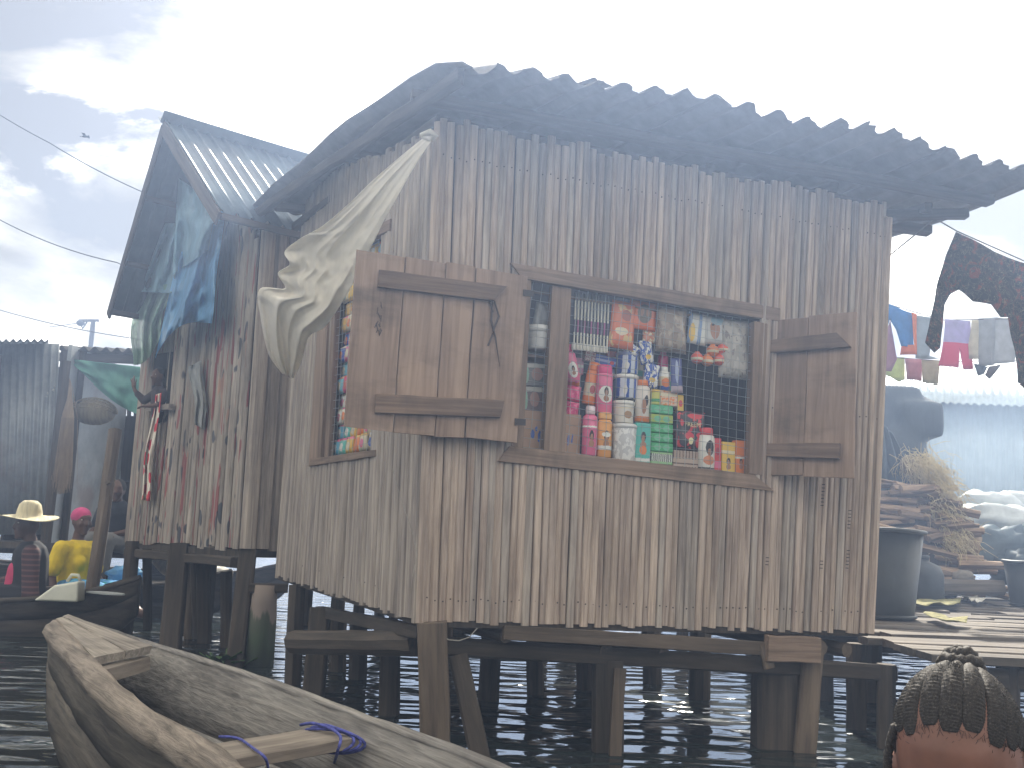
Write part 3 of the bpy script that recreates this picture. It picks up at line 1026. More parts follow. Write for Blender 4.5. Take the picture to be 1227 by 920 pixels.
def tub(name, label, box, off, base, marks, lidc, cat='tub', lidh=.18):
    c, w_, h = place(*box, off)
    o = thing(name, label, cat, c, GRP); r = w_ / 2; mm = gm(c)
    mb = MB(); mb.lathe([(r * .86, 0), (r * .9, .004), (r * .97, h * (1 - lidh)), (r * .97, h * (1 - lidh * .9))], 16); mb.build('body', pack(base, marks), o, True, mm)
    mb = MB(); mb.lathe([(r, h * (1 - lidh)), (r * 1.02, h * (1 - lidh * .6)), (r * 1.02, h * .97), (r * .9, h)], 16); mb.build('lid', pack(lidc), o, True, mm)

# shelf board just inside the sill, a step behind it and a hanging rail
def shelf(name, pa, pb, off0, off1, th):
    a, b = FW.pix(*pa, off0), FW.pix(*pb, off0)
    i = FW.n * (off1 - off0)
    dn = V((0, 0, -th))
    mb = MB(); mb.hexa([a, b, b + i, a + i] + [x + dn for x in (a, b, b + i, a + i)])
    return mb.build(name, M['frame'], shop)
shelf('shelf', (600, 541), (915, 575), -.03, -.42, .018)
shelf('shelf', (600, 500), (840, 515), -.135, -.42, .015)
rod('hanging_rail', FW.pix(612, 346, -.06), FW.pix(915, 392, -.06), RND(.008, 6), V((0, 0, 1)), M['frame'], shop, 6, .001)

F0, F1, HG_ = -.045, -.15, -.055
# lower row, left to right
carton('cardboard_carton', 'open brown carton with blue scrawled lettering behind the mullion', (70, 590, 325, 765), -.07, (.42, .27, .18), (('oval', .22, .45, .035, .10, BLU), ('oval', .28, .58, .02, .06, BLU), ('oval', .33, .42, .022, .14, BLU), ('oval', .40, .36, .025, .12, BLU), ('oval', .80, .38, .016, .14, BLU), ('oval', .86, .42, .014, .12, BLU)), .16)
bottle('lotion_bottle', 'pink lotion bottle standing at the bottom beside the brown carton', (330, 565, 390, 768), F0, PINK, portrait(.5, .35, .9) + (('band', .62, .66, WHT),), (.72, .60, .62), .17, .5, .6)
bottle('lotion_bottle', 'orange and white bottle with a portrait in the bottom row', (391, 592, 450, 776), F0, (.75, .36, .10), portrait(.5, .42, 1.0) + (('band', .18, .28, WHT), ('oval', .5, .55, .3, .06, WHT)), (.75, .40, .12), .15, .6, .9)
tub('clear_tub', 'cloudy plastic tub of white lumps in the bottom row', (451, 640, 548, 792), F0, (.58, .58, .58), (('blotch', 6, .52, (.80, .80, .78)),), (.62, .62, .62), 'tub', .12)
carton('soap_box', 'tall teal box with a woman in orange on it', (549, 634, 611, 798), F0, TEAL, portrait(.5, .55, 1.0) + (('oval', .5, .32, .24, .12, ORG), ('band', .04, .12, WHT)), .035)
for i in range(5):
    y1 = 752 - i * 38.5
    carton('soap_bar', ['lowest green soap bar in the stack of five', 'second green soap bar from the bottom of the stack', 'middle green soap bar of the stack of five', 'fourth green soap bar up with a yellow wrapper end', 'topmost green soap bar of the stack'][i], (614, y1 - 36, 704, y1), F0, [GRN, GRN, GRN, (.35, .46, .10), (.07, .40, .20)][i], (('oval', .3, .5, .16, .34, (.16, .50, .30)), ('oval', .7, .5, .16, .34, (.16, .50, .30)), ('band', .02, .12, (.03, .22, .08))), .05, cat='soap')
carton('barcode_box', 'white box with a black barcode under the green soap stack', (614, 754, 702, 803), F0, (.66, .70, .62), (('stripes', 'x', 11, .1, (.05, .05, .05)), ('band', .0, .22, (.30, .52, .25)), ('band', .86, 1.1, (.30, .52, .25))), .05)
nk = sachet('snack_packet', 'black packet with red flames and pale lettering', (712, 588, 832, 746), F0 - .02, (.035, .03, .035), (('blotch', 4.6, .56, RED), ('oval', .42, .36, .16, .09, RED), ('oval', .48, .24, .08, .09, (.75, .70, .40)), ('oval', .6, .88, .26, .08, RED)), .035, .05)
carton('tile_box', 'low brown box with rows of dark ticks below the black packet', (704, 748, 808, 816), F0, (.40, .31, .25), (('stripes', 'x', 8, .5, (.14, .09, .07)), ('band', .05, .5, (.46, .36, .29)), ('band', .18, .26, (.12, .08, .06))), .05)
bottle('shampoo_bottle', 'white bottle with a big-haired portrait and red cap', (806, 655, 870, 828), F0, WHT, (('oval', .55, .58, .26, .20, HAIR), ('oval', .52, .46, .12, .10, SKIN), ('oval', .5, .26, .34, .12, (.72, .30, .16)), ('band', .0, .07, (.12, .12, .12))), RED, .17, .7, .72)
carton('red_box', 'thin red box squeezed beside the big-haired bottle', (871, 696, 900, 832), F0, RED, (('band', .1, .3, PINK), ('oval', .5, .6, .3, .12, (.35, .03, .05))), .03)
carton('cream_box', 'yellow cream box with a small portrait near the right jamb', (903, 712, 957, 838), F0, YEL, portrait(.5, .28, .9) + (('band', .62, .72, (.75, .66, .45)),), .04)
carton('cream_box', 'orange cream box at the right end of the bottom row', (959, 706, 1004, 840), F0, ORG, portrait(.5, .28, .8) + (('band', .44, .50, WHT),), .04)
# upper row on the step
bottle('lotion_bottle', 'pink bottle with white label leaning against the mullion', (272, 318, 326, 470), F1 + .05, PINK, (('oval', .5, .35, .36, .24, WHT),) + portrait(.5, .32, .7), HOT, .2, .6, .7, -.25)
for i, (b, l) in enumerate((((262, 430, 322, 480), 'orange sachet on top of the pink sachets beside the mullion'), ((264, 482, 322, 545), 'upper pink sachet beside the mullion'), ((262, 548, 314, 612), 'lower pink sachet beside the mullion'))):
    sachet('sachet', l, b, F1 + .04, [ORG, HOT, HOT][i], (('blotch', 5, .55, PINK),), .03, .1)
bottle('spray_bottle', 'orange bottle leaning left of the pink portrait bottle', (330, 388, 384, 560), F1 + .04, ORG, (('band', .22, .55, CRM), ('oval', .5, .4, .2, .12, (.45, .10, .10))), ORG, .2, .7, .85, .14)
carton('floral_tin', 'small floral tin lying above the leaning orange bottle', (342, 346, 386, 386), F1 + .02, (.55, .50, .46), (('blotch', 7, .52, (.30, .12, .14)),), .04, .1, cat='tin')
carton('toothpaste_box', 'blue toothpaste box lying flat above the pink portrait bottle', (384, 364, 470, 404), F1 + .02, BLU, (('band', .35, .6, (.30, .36, .60)), ('oval', .8, .4, .1, .2, RED)), .04, .1)
bottle('lotion_bottle', 'pink bottle with portrait label in the middle of the upper row', (386, 402, 452, 596), F1 + .07, PINK, (('oval', .5, .44, .40, .20, WHT),) + portrait(.5, .42, .8), HOT, .18, .8, .9)
tub('jar_pair', 'white jars wrapped in blue film, upper pack', (472, 352, 560, 440), F1 + .03, (.62, .66, .74), (('stripes', 'x', 3, .3, BLU), ('oval', .3, .4, .1, .2, WHT)), (.30, .36, .60), 'jars')
tub('jar_pair', 'white jars wrapped in blue film, lower pack', (462, 444, 556, 536), F1 + .04, (.62, .66, .74), (('stripes', 'x', 3, .45, BLU), ('oval', .3, .4, .08, .25, WHT)), WHT, 'jars')
tub('white_tub', 'squat white tub with brown print beneath the blue-wrapped jars', (456, 546, 541, 636), F0 - .04, (.72, .69, .62), (('oval', .55, .42, .2, .2, (.42, .26, .14)), ('band', .75, .8, CRM)), WHT)
bottle('cream_tube', 'white and orange tube standing on its cap', (547, 462, 606, 632), F0 - .03, (.74, .68, .62), (('band', .0, .14, ORG), ('oval', .62, .55, .14, .14, HAIR), ('oval', .45, .4, .16, .2, SKIN)), ORG, .12, .6, .7)
for i, (b, l, ln) in enumerate((((478, 306, 556, 352), 'crumpled blue and white packet above the wrapped jars', .5), ((572, 300, 628, 400), 'blue and white packet hanging at the top of the middle strip', -.15), ((578, 395, 640, 492), 'blue and white packet at the foot of the middle strip', .12))):
    sachet('milk_sachet', l, b, HG_ - .02, BLU, (('blotch', 4.5, .52, WHT), ('oval', .5, .3, .2, .1, YEL)), .03, ln)
tub('yellow_jar', 'small yellow and green jar atop the soap stack', (611, 500, 650, 560), F0 - .03, (.62, .60, .16), (('band', .2, .45, GRN),), YEL, 'jar')
carton('jar_pack', 'pale orange jar pack on top of the soap stack', (652, 502, 722, 564), F0 - .03, (.68, .50, .36), (('blotch', 6, .55, ORG), ('band', .6, .8, CRM)), .05, cat='jars')
bottle('lotion_bottle', 'slim pink bottle at the back above the yellow bottle', (642, 345, 682, 425), F1 + .01, HOT, (), PINK, .2)
bottle('juice_bottle', 'yellow bottle with white shoulders left of the toothbrush pack', (642, 410, 690, 502), F1 + .06, (.66, .55, .35), (('band', .0, .2, BLU), ('oval', .5, .35, .35, .2, ORG), ('band', .62, 1, WHT)), WHT, .2, .6, .6)
sachet('toothbrush_pack', 'narrow dark blue toothbrush pack hanging upright', (696, 374, 744, 512), HG_ - .01, (.06, .08, .26), (('band', .0, .2, (.50, .40, .45)), ('oval', .5, .6, .14, .34, (.36, .42, .60))), .012, -.06)
# back row, half hidden
for i, (b, col, mk, l) in enumerate((((440, 345, 474, 405), (.60, .12, .12), (('band', .3, .6, WHT),), 'small red and white box behind the blue toothpaste box'),
        ((556, 380, 580, 465), (.70, .66, .55), (('band', .2, .5, TEAL),), 'slim cream box squeezed right of the wrapped jars'),
        ((680, 430, 700, 505), TEAL, (('band', .5, .8, WHT),), 'thin teal box left of the toothbrush pack'),
        ((722, 520, 748, 590), YEL, (('oval', .5, .5, .3, .2, RED),), 'small yellow box just right of the orange jar pack'),
        ((300, 372, 338, 440), (.62, .30, .45), (('band', .4, .6, WHT),), 'mauve box tucked behind the leaning orange bottle'),
        ((284, 612, 330, 640), HOT, (('band', .3, .6, CRM),), 'crimson packet lying on the brown carton'),
        ((444, 410, 466, 540), (.30, .42, .60), (('band', .6, .8, WHT),), 'tall pale blue box between the pink bottle and wrapped jars'))):
    carton('small_box', l, b, F1 - .01 if i not in (3, 5) else F0 - .05, col, mk, .03, .03 * (i % 3 - 1))
# hanging things under the lintel
pk = thing('pen_pack', 'clear pack of upright pens hanging at the upper left', 'pens', place(292, 112, 440, 345, HG_)[0], GRP)
c, w_, h = place(292, 112, 440, 345, HG_)
for i in range(11):
    mb = MB(); x = (i / 10 - .5) * w_ * .92
    mb.lathe([(.0035, 0), (.0042, .006), (.0042, h * .95), (.002, h)], 6, (x, 0, 0)); mb.build('pen', pack((.74, .71, .62), (('band', .30, .52, (.40, .12, .28) if i % 2 else (.16, .12, .20)), ('band', .86, 1, (.2, .2, .2)))), pk, True, gm(c))
mb = MB(); mb.box((0, .008, h * .06), (w_, .004, h * .12)); mb.build('card', pack(WHT), pk, False, gm(c))
sachet('spice_packet', 'orange spice packet hanging beside the pens', (438, 140, 540, 335), HG_, (.62, .17, .07), (('oval', .45, .36, .26, .08, CRM), ('blotch', 3, .6, (.66, .45, .18)), ('oval', .6, .7, .2, .12, (.35, .10, .06))), .02, .06)
sachet('spice_card', 'wide orange card with a photo of two people under the lintel', (520, 138, 632, 258), HG_ - .006, (.66, .16, .06), (('oval', .55, .55, .26, .32, (.14, .11, .08)), ('oval', .46, .6, .06, .14, SKIN), ('oval', .66, .6, .06, .14, SKIN)), .012, .04, 'card')
sachet('spice_packet', 'small orange packet hanging behind the wide orange card', (578, 258, 632, 312), HG_ - .02, (.55, .22, .12), (('blotch', 4, .55, CRM),), .02)
sachet('brown_bag', 'dull brown filled plastic bag under the lintel', (632, 165, 758, 352), HG_, (.26, .20, .15), (('blotch', 5, .52, (.40, .33, .26)),), .06, 0, 'bag')
sachet('tissue_packet', 'white packet with yellow and blue stripes under the lintel', (758, 190, 836, 316), HG_, (.68, .68, .62), (('stripes', 'x', 2.0, .45, (.20, .30, .50)), ('oval', .22, .35, .16, .3, YEL)), .015, .08)
sachet('wig_packet', 'clear packet with a face print hanging above orange balls', (826, 205, 915, 318), HG_, (.50, .50, .48), (('oval', .5, .55, .22, .36, SKIN), ('oval', .6, .85, .3, .16, (.25, .40, .46)), ('oval', .4, .7, .06, .04, HAIR)), .02)
for i, (x, y) in enumerate(((778, 352), (820, 362), (868, 360), (842, 322), (884, 316))):
    c, w_, h = place(x, y - 2, x + 46, y + 46, HG_)
    mb = MB(); mb.ell((0, 0, h / 2), (w_ / 2, w_ / 2, h / 2)); mb.lathe([(w_ * .2, h * .9), (w_ * .2, h * 1.05)], 8)
    tag(mb.build('orange_ball', pack((.68, .12, .07) if i % 2 == 0 else (.70, .24, .08), (('band', .3, .5, CRM),)), None, True, gm(c)), ['leftmost orange ball in the hanging cluster', 'second orange ball along the bottom of the hanging cluster', 'rightmost bottom orange ball of the cluster', 'upper left orange ball of the cluster', 'top orange ball of the cluster beside the clear bag'][i], 'ball', GRP)
sachet('clear_bag', 'crinkled clear plastic bag of pale lumps at the upper right', (888, 215, 1012, 458), HG_, (.50, .47, .43), (('blotch', 4, .50, (.66, .62, .56)), ('blotch', 9, .62, (.30, .27, .25))), .06, 0, 'bag', .25)
# behind the left pane
tub('white_bucket', 'white plastic tub in the pane left of the mullion', (98, 245, 206, 342), F1 + .06, (.70, .70, .68), (('band', .6, .64, (.5, .5, .5)),), (.75, .75, .73), 'tub', .3)
sachet('clear_bag', 'twisted clear bag rising above the white tub', (126, 150, 200, 250), F1 + .05, (.55, .56, .56), (('stripes', 'x', 3, .2, (.40, .42, .44)),), .03, .15, 'bag', .3)
for i, (b, col, l) in enumerate((((84, 395, 190, 482), (.16, .16, .16), 'upper film case standing in the pane left of the mullion'), ((84, 486, 172, 588), (.15, .10, .10), 'lower film case standing in the pane left of the mullion'))):
    carton('film_case', l, b, F1 + .05, col, (('oval', .62, .5, .22, .3, (.40, .24, .20)), ('oval', .2, .5, .1, .42, (.30, .52, .40)), ('band', .8, 1, (.52, .52, .48))), .02, -.05, 0, .3, 'film case')
shelf('shelf', (600, 421), (664, 428), -.09, -.30, .012)
carton('film_case', 'thin pale blue case leaning beside the lower film case', (160, 480, 184, 592), F1 + .045, (.22, .40, .48), (('band', .7, .9, WHT),), .02, .12, 0, .3, 'film case')
# lettering on the black packet
tcu = bpy.data.curves.new('lettering', 'FONT'); tcu.body = 'FREEM'; tcu.align_x = 'CENTER'; tcu.size = .030; tcu.extrude = .0006
to = bpy.data.objects.new('lettering', tcu); link(to)
bpy.context.view_layer.update()
dg = bpy.context.evaluated_depsgraph_get()
me = bpy.data.meshes.new_from_object(to.evaluated_get(dg))
bpy.data.objects.remove(to)
c, w_, h = place(712, 588, 832, 746, F0 - .02)
lo = bpy.data.objects.new('lettering', me); me.materials.clear(); me.materials.append(pack((.78, .66, .35)))
link(lo, nk)
setm(lo, gm(c) @ Matrix.Translation((.0, -.026, h * .60)) @ Matrix.Rotation(R(90), 4, 'X'))
nk.matrix_basis = gm(c, 0.0)
WM[nk.name] = gm(c); lo.matrix_parent_inverse = gm(c).inverted()

# strips of sachets hanging in the side window
PAL = [[(.10, .34, .50), WHT, (.16, .42, .52), BLU, (.60, .40, .14), CRM, (.55, .30, .25)],
       [TEAL, (.70, .66, .55), HOT, PINK, CRM, YEL, (.6, .3, .2)],
       [YEL, (.25, .45, .55), (.60, .12, .25), WHT, HOT, CRM, ORG],
       [ORG, YEL, PINK, WHT, ORG, (.55, .15, .12), CRM],
       [CRM, ORG, YEL, CRM, WHT, PINK, YEL],
       [(.55, .45, .3), (.62, .55, .35), YEL, ORG, CRM, WHT, RED],
       [(.45, .16, .30), (.50, .48, .48), WHT, PINK, YEL, CRM, TEAL]]
lab = ['strip of blue and white sachets nearest the far jamb of the side window', 'strip of teal and pink sachets second from the far jamb in the side window', 'strip of yellow and crimson sachets third from the far jamb in the side window', 'strip of orange sachets in the middle of the side window', 'strip of cream sachets just right of the side window middle', 'strip of yellow-brown sachets second from the near jamb in the side window', 'strip of purple and grey sachets nearest the near jamb in the side window']
tl, tr, br, bl = lh
WL = Matrix((LW.du, -LW.n, LW.du.cross(-LW.n).normalized())).transposed()
for k in range(7):
    a = (k + .55) / 7.1
    base = None
    rows = 13
    ub = fr(bl[0], br[0], a)
    wpx = (br[0] - bl[0]) * LW.len / 7.2
    st = thing('sachet_strip', lab[k], 'sachets', LW.P(ub, bl[1], -.05), 'sachet strips in the side window')
    for j in range(rows):
        b0 = .02 + j * .072
        if b0 > .98: break
        v = fr(fr(bl[1], br[1], a), fr(tl[1], tr[1], a), b0)
        p = LW.P(fr(ub, fr(tl[0], tr[0], a), b0), v, -.05 - .02 * (j % 2) - rnd.uniform(0, .01))
        hh = (fr(tl[1], tr[1], a) - fr(bl[1], br[1], a)) * LW.h * .070
        m4 = WL.to_4x4(); m4.translation = p
        mb = MB(); mb.add(*pillow(wpx * .98, hh, .03, 5, 5))
        cc = PAL[k][(j // 2) % 7]
        mb.build('sachet', pack(cc, (('oval', .5, .45, .28, .25, PAL[(k + 2) % 7][(j // 2 + 3) % 7]), ('band', .85, 1.0, PAL[(k + 1) % 7][(j + 2) % 7]))), st, True, m4)
# ================================================================== plastic sheets and cloths
def poly(pts, t):
    """point at fraction t along a list of tuples"""
    x = min(max(t, 0), 1) * (len(pts) - 1)
    i = min(int(x), len(pts) - 2)
    f = x - i
    f2 = f
    return tuple(a + (b - a) * f2 for a, b in zip(pts[i], pts[i + 1]))
def spl(pts, t):
    """smooth curve through the points"""
    x = min(max(t, 0), 1) * (len(pts) - 1)
    i = min(int(x), len(pts) - 2); f = x - i
    g = lambda k: pts[min(max(k, 0), len(pts) - 1)]
    out = []
    for a, b, c, d in zip(g(i - 1), g(i), g(i + 1), g(i + 2)):
        out.append(.5 * (2 * b + (c - a) * f + (2 * a - 5 * b + 4 * c - d) * f * f + (3 * b - a - 3 * c + d) * f ** 3))
    return tuple(out)
def nz3(p, s): return noise.noise(V(p) * s)

def plastic(name, col, rough, trans, alpha=1.0, streak=.3):
    m, t, b = newmat(name)
    v = coords(t, (3, 3, 1.2)); g = ntex(t, v, 3, 8, .7, 1.0)
    cc = ramp(t, g, [(.3, tuple(c * (1 - streak) for c in col)), (.7, tuple(min(.9, c * (1 + streak * .6)) for c in col))])
    t.links.new(cc, b.inputs['Base Color']); b.inputs['Roughness'].default_value = rough
    bump(t, b, g, .25, .01)
    tr = nd(t, 'ShaderNodeBsdfTranslucent'); t.links.new(cc, tr.inputs['Color'])
    mx = nd(t, 'ShaderNodeMixShader'); mx.inputs[0].default_value = trans
    t.links.new(b.outputs[0], mx.inputs[1]); t.links.new(tr.outputs[0], mx.inputs[2])
    out = mx.outputs[0]
    if alpha < 1:
        tp = nd(t, 'ShaderNodeBsdfTransparent'); m2 = nd(t, 'ShaderNodeMixShader'); m2.inputs[0].default_value = alpha
        t.links.new(tp.outputs[0], m2.inputs[1]); t.links.new(out, m2.inputs[2]); out = m2.outputs[0]
    t.links.new(out, t.nodes['Material Output'].inputs['Surface'])
    return m
M['white_plastic'] = plastic('milky_plastic', (.82, .78, .69), .28, .45, 1.0, .10)
M['blue_plastic'] = plastic('blue_plastic', (.22, .50, .78), .30, .5, 1.0, .3)
M['haze_plastic'] = plastic('clear_blue_plastic', (.34, .55, .66), .3, .4, .75, .3)
M['green_plastic'] = plastic('pale_green_plastic', (.42, .60, .50), .3, .45, .72, .35)
M['green_tarp'] = plastic('green_tarp', (.12, .38, .30), .5, .35, 1.0, .2)

# white sheet tied at the corner of the shop
up_ = [(517, 158, 4.30), (482, 186, 4.33), (447, 216, 4.38), (414, 248, 4.44), (385, 272, 4.50), (360, 286, 4.57), (341, 302, 4.62), (347, 317, 4.63), (333, 328, 4.68), (341, 346, 4.72), (311, 347, 4.84), (313, 385, 4.90), (322, 425, 4.94), (338, 448, 4.96)]
lo_ = [(519, 166, 4.28), (503, 190, 4.29), (488, 215, 4.31), (474, 240, 4.33), (460, 265, 4.36), (449, 288, 4.38), (438, 310, 4.41), (427, 332, 4.43), (416, 352, 4.46), (404, 372, 4.50), (388, 393, 4.56), (370, 404, 4.66), (362, 430, 4.78), (352, 454, 4.88)]
def wsheet(u_, v_):
    a, b = spl(up_, v_), spl(lo_, v_)
    g = u_
    p = tuple(x + (y - x) * g for x, y in zip(a, b))
    amp = .045 * min(1, v_ * 1.3)
    fold = lambda x: 1 - 2 * abs(math.sin(x)) ** .8
    d = amp * (.55 * fold(u_ * 6.5 + v_ * 1.2) + .30 * fold(u_ * 12 - v_ * 2.0 + 1) + .35 * math.sin(u_ * 3 + v_ * 7))
    d += .038 * math.exp(-((u_ - .10) / .16) ** 2) * abs(math.sin(v_ * 21)) * (1 if .35 < v_ < .8 else .1)
    d += .07 * math.exp(-((u_ - .5) / .3) ** 2 - ((v_ - .72) / .12) ** 2)
    d += .014 * nz3((u_ * 2, v_ * 5, 3), 2.2) * min(1, v_ * 2) + .006 * nz3((u_ * 6, v_ * 14, 9), 2.2) * min(1, v_ * 2)
    q = pt(p[0], p[1], p[2] - d)
    return q
mb = MB(); mb.grid(wsheet, 60, 110)
o = thick(mb.build('plastic_sheet', M['white_plastic'], None, True), .0015)
tag(o, 'milky white plastic sheet knotted at the shop corner and billowing down over the side wall', 'plastic sheet')
mb = MB()
mb.tube([pt(505, 163, 4.31), pt(516, 158, 4.28), pt(522, 163, 4.28), pt(516, 168, 4.29), pt(508, 165, 4.31)], .014, 7)
mb.build('knot', M['white_plastic'], o, True)

# plastic under the hut's gable
gp0 = h0n.copy(); gn = HG.n
def gpt(px, py, off): return ptpl(px, py, gp0 + gn * off, gn)
def hang(name, tl, tr, bl, br, off, mat, label, cat, amp=.05, fold=5, sag=0.0, nu=36, nv=44, zig=0, pin=None, gpt=gpt):
    def f_(u_, v_):
        x = (tl[0] * (1 - u_) + tr[0] * u_) * (1 - v_) + (bl[0] * (1 - u_) + br[0] * u_) * v_
        y = (tl[1] * (1 - u_) + tr[1] * u_) * (1 - v_) + (bl[1] * (1 - u_) + br[1] * u_) * v_
        y += sag * math.sin(math.pi * u_) * v_
        x += zig * math.sin(v_ * 7 + 1) * (.3 + v_)
        d = amp * (math.sin(u_ * fold * 6.28 / 2 + 2 * v_) * (.35 + .65 * v_) * .6 + .9 * nz3((u_ * 3, v_ * 2.5, sum(tl) * .1), 1.6))
        return gpt(x, y, off + d)
    mb = MB(); mb.grid(f_, nu, nv)
    o = thick(mb.build(name, mat, None, True), .0015)
    return tag(o, label, cat)
bl_ = [(232, 246, .10), (222, 280, .16), (211, 318, .22), (203, 352, .26), (195, 388, .28), (186, 430, .30)]
br_2 = [(270, 254, .10), (266, 285, .14), (261, 318, .18), (258, 348, .20), (256, 372, .20), (254, 388, .18)]
def bsheet(u_, v_):
    a, b = spl(bl_, v_), spl(br_2, v_)
    p = [x + (y - x) * u_ for x, y in zip(a, b)]
    p[1] -= 20 * math.sin(math.pi * u_ ** .8) * max(0, v_ - .55) / .45
    fold = lambda x: 1 - 2 * abs(math.sin(x)) ** .8
    d = .05 * (.3 + v_) * (.6 * fold(u_ * 5 + v_ * 1.5) + .35 * fold(u_ * 11 - v_ * 2)) + .04 * nz3((u_ * 2.5, v_ * 3, 5), 2.0)
    return gpt(p[0], p[1], p[2] + d)
mb = MB(); mb.grid(bsheet, 44, 60)
tag(thick(mb.build('plastic_sheet', M['blue_plastic'], None, True), .0015), 'bright blue plastic sheet hanging from the hut eave above the waving child', 'plastic sheet')
hang('plastic_sheet', (214, 214), (260, 244), (206, 330), (250, 300), .22, M['haze_plastic'], 'pale blue clear plastic stretched inside the hut gable', 'plastic sheet', .05, 3)
hang('plastic_sheet', (196, 268), (222, 268), (168, 350), (206, 352), .20, M['haze_plastic'], 'faded teal plastic tucked under the left roof slope of the hut', 'plastic sheet', .05, 4)
hang('plastic_sheet', (163, 345), (208, 340), (156, 438), (188, 405), .16, M['green_plastic'], 'torn greenish clear plastic trailing at the hut corner', 'plastic sheet', .07, 6, 10, zig=3)
def flower_mat():
    m, t, b = newmat('red_flower_print')
    v = coords(t, (1, 1, 1), False)
    vo = nd(t, 'ShaderNodeTexVoronoi'); vo.inputs['Scale'].default_value = 7.5; t.links.new(v, vo.inputs['Vector'])
    cc = ramp(t, vo.outputs['Distance'], [(.42, (.62, .03, .05)), (.46, (.78, .72, .62))])
    t.links.new(cc, b.inputs['Base Color']); b.inputs['Roughness'].default_value = .8
    return m
hang('flowered_cloth', (186, 472), (193, 470), (167, 598), (178, 600), .09, flower_mat(), 'cream cloth with big red flowers hanging below the hut window', 'cloth', .03, 3, 0, zig=2)
hang('grey_garment', (226, 440), (242, 432), (236, 508), (248, 514), .06, plain('grey_cloth', (.30, .31, .31), .9), 'limp grey sleeve of a garment hung on the hut wall', 'garment', .03, 3, 0, zig=-2)

# ------------------------------------------------ washing
def polycloth(name, pts, Y, mat, label, amp=.03, step=.035, slope=0.0, fs=5.0, group=None, cat='garment'):
    """flat cut cloth with its own outline, hung at depth Y, rippled; subdivided in a regular net"""
    ws = [pt(a, b, Y + slope * (a - pts[0][0])) for a, b in pts]
    bm = bmesh.new()
    bm.faces.new([bm.verts.new(w_) for w_ in ws])
    xs = [w_.x for w_ in ws]; zs = [w_.z for w_ in ws]
    k = min(xs) + step
    while k < max(xs):
        bmesh.ops.bisect_plane(bm, geom=bm.verts[:] + bm.edges[:] + bm.faces[:], plane_co=(k, 0, 0), plane_no=(1, 0, 0)); k += step
    k = min(zs) + step
    while k < max(zs):
        bmesh.ops.bisect_plane(bm, geom=bm.verts[:] + bm.edges[:] + bm.faces[:], plane_co=(0, 0, k), plane_no=(0, 0, 1)); k += step
    zt = max(zs); hh = zt - min(zs)
    ph = rnd.uniform(0, 6)
    for v in bm.verts:
        f = .25 + .75 * (zt - v.co.z) / hh
        v.co.y += amp * f * (math.sin(v.co.x * fs * 6 + ph + v.co.z * 2) + .8 * nz3((v.co.x * 4, v.co.z * 3, ph), 1.5))
        v.co.x += amp * .3 * f * nz3((v.co.z * 5, v.co.x * 3, ph), 1.5)
    me = bpy.data.meshes.new(name); bm.to_mesh(me); bm.free()
    for p in me.polygons: p.use_smooth = True
    me.materials.append(mat)
    o = bpy.data.objects.new(name, me); link(o)
    thick(o, .003)
    return tag(o, label, cat, group)
def cloth(name, col, col2=None, f=.5, trans=.25):
    m, t, b = newmat(name)
    tc = nd(t, 'ShaderNodeTexCoord'); sp = nd(t, 'ShaderNodeSeparateXYZ'); t.links.new(tc.outputs['Generated'], sp.inputs[0])
    g = ntex(t, coords(t), 14, 5)
    cc = ramp(t, g, [(.3, tuple(c * .82 for c in col)), (.7, tuple(c * 1.1 for c in col))])
    if col2:
        cc = mixc(t, ramp(t, sp.outputs['Z'], [(f - .005, (1, 1, 1)), (f + .005, (0, 0, 0))]), cc, col2)
    t.links.new(cc, b.inputs['Base Color']); b.inputs['Roughness'].default_value = .9
    tr = nd(t, 'ShaderNodeBsdfTranslucent'); t.links.new(cc, tr.inputs['Color'])
    mx = nd(t, 'ShaderNodeMixShader'); mx.inputs[0].default_value = trans
    t.links.new(b.outputs[0], mx.inputs[1]); t.links.new(tr.outputs[0], mx.inputs[2]); t.links.new(mx.outputs[0], t.nodes['Material Output'].inputs['Surface'])
    return m
def batik():
    m, t, b = newmat('dark_wax_print')
    v = coords(t, (1, 1, 1), False)
    wv = nd(t, 'ShaderNodeTexVoronoi', feature='DISTANCE_TO_EDGE'); wv.inputs['Scale'].default_value = 19
    nn = nd(t, 'ShaderNodeTexNoise'); nn.inputs['Scale'].default_value = 9; nn.inputs['Detail'].default_value = 3; t.links.new(v, nn.inputs['Vector'])
    ad = nd(t, 'ShaderNodeVectorMath', operation='MULTIPLY_ADD'); ad.inputs[1].default_value = (.42, .42, .42)
    t.links.new(nn.outputs['Color'], ad.inputs[0]); t.links.new(v, ad.inputs[2]); t.links.new(ad.outputs[0], wv.inputs['Vector'])
    base = ramp(t, ntex(t, v, 11, 4, .6, 2.0), [(.42, (.018, .022, .030)), (.55, (.05, .045, .05)), (.62, (.22, .035, .03)), (.72, (.10, .10, .09))])
    cc = mixc(t, ramp(t, wv.outputs['Distance'], [(.012, (.6,) * 3), (.035, (0, 0, 0))]), base, (.30, .25, .17))
    t.links.new(cc, b.inputs['Base Color']); b.inputs['Roughness'].default_value = .9
    tr = nd(t, 'ShaderNodeBsdfTranslucent'); t.links.new(cc, tr.inputs['Color'])
    mx = nd(t, 'ShaderNodeMixShader'); mx.inputs[0].default_value = .2
    t.links.new(b.outputs[0], mx.inputs[1]); t.links.new(tr.outputs[0], mx.inputs[2]); t.links.new(mx.outputs[0], t.nodes['Material Output'].inputs['Surface'])
    return m
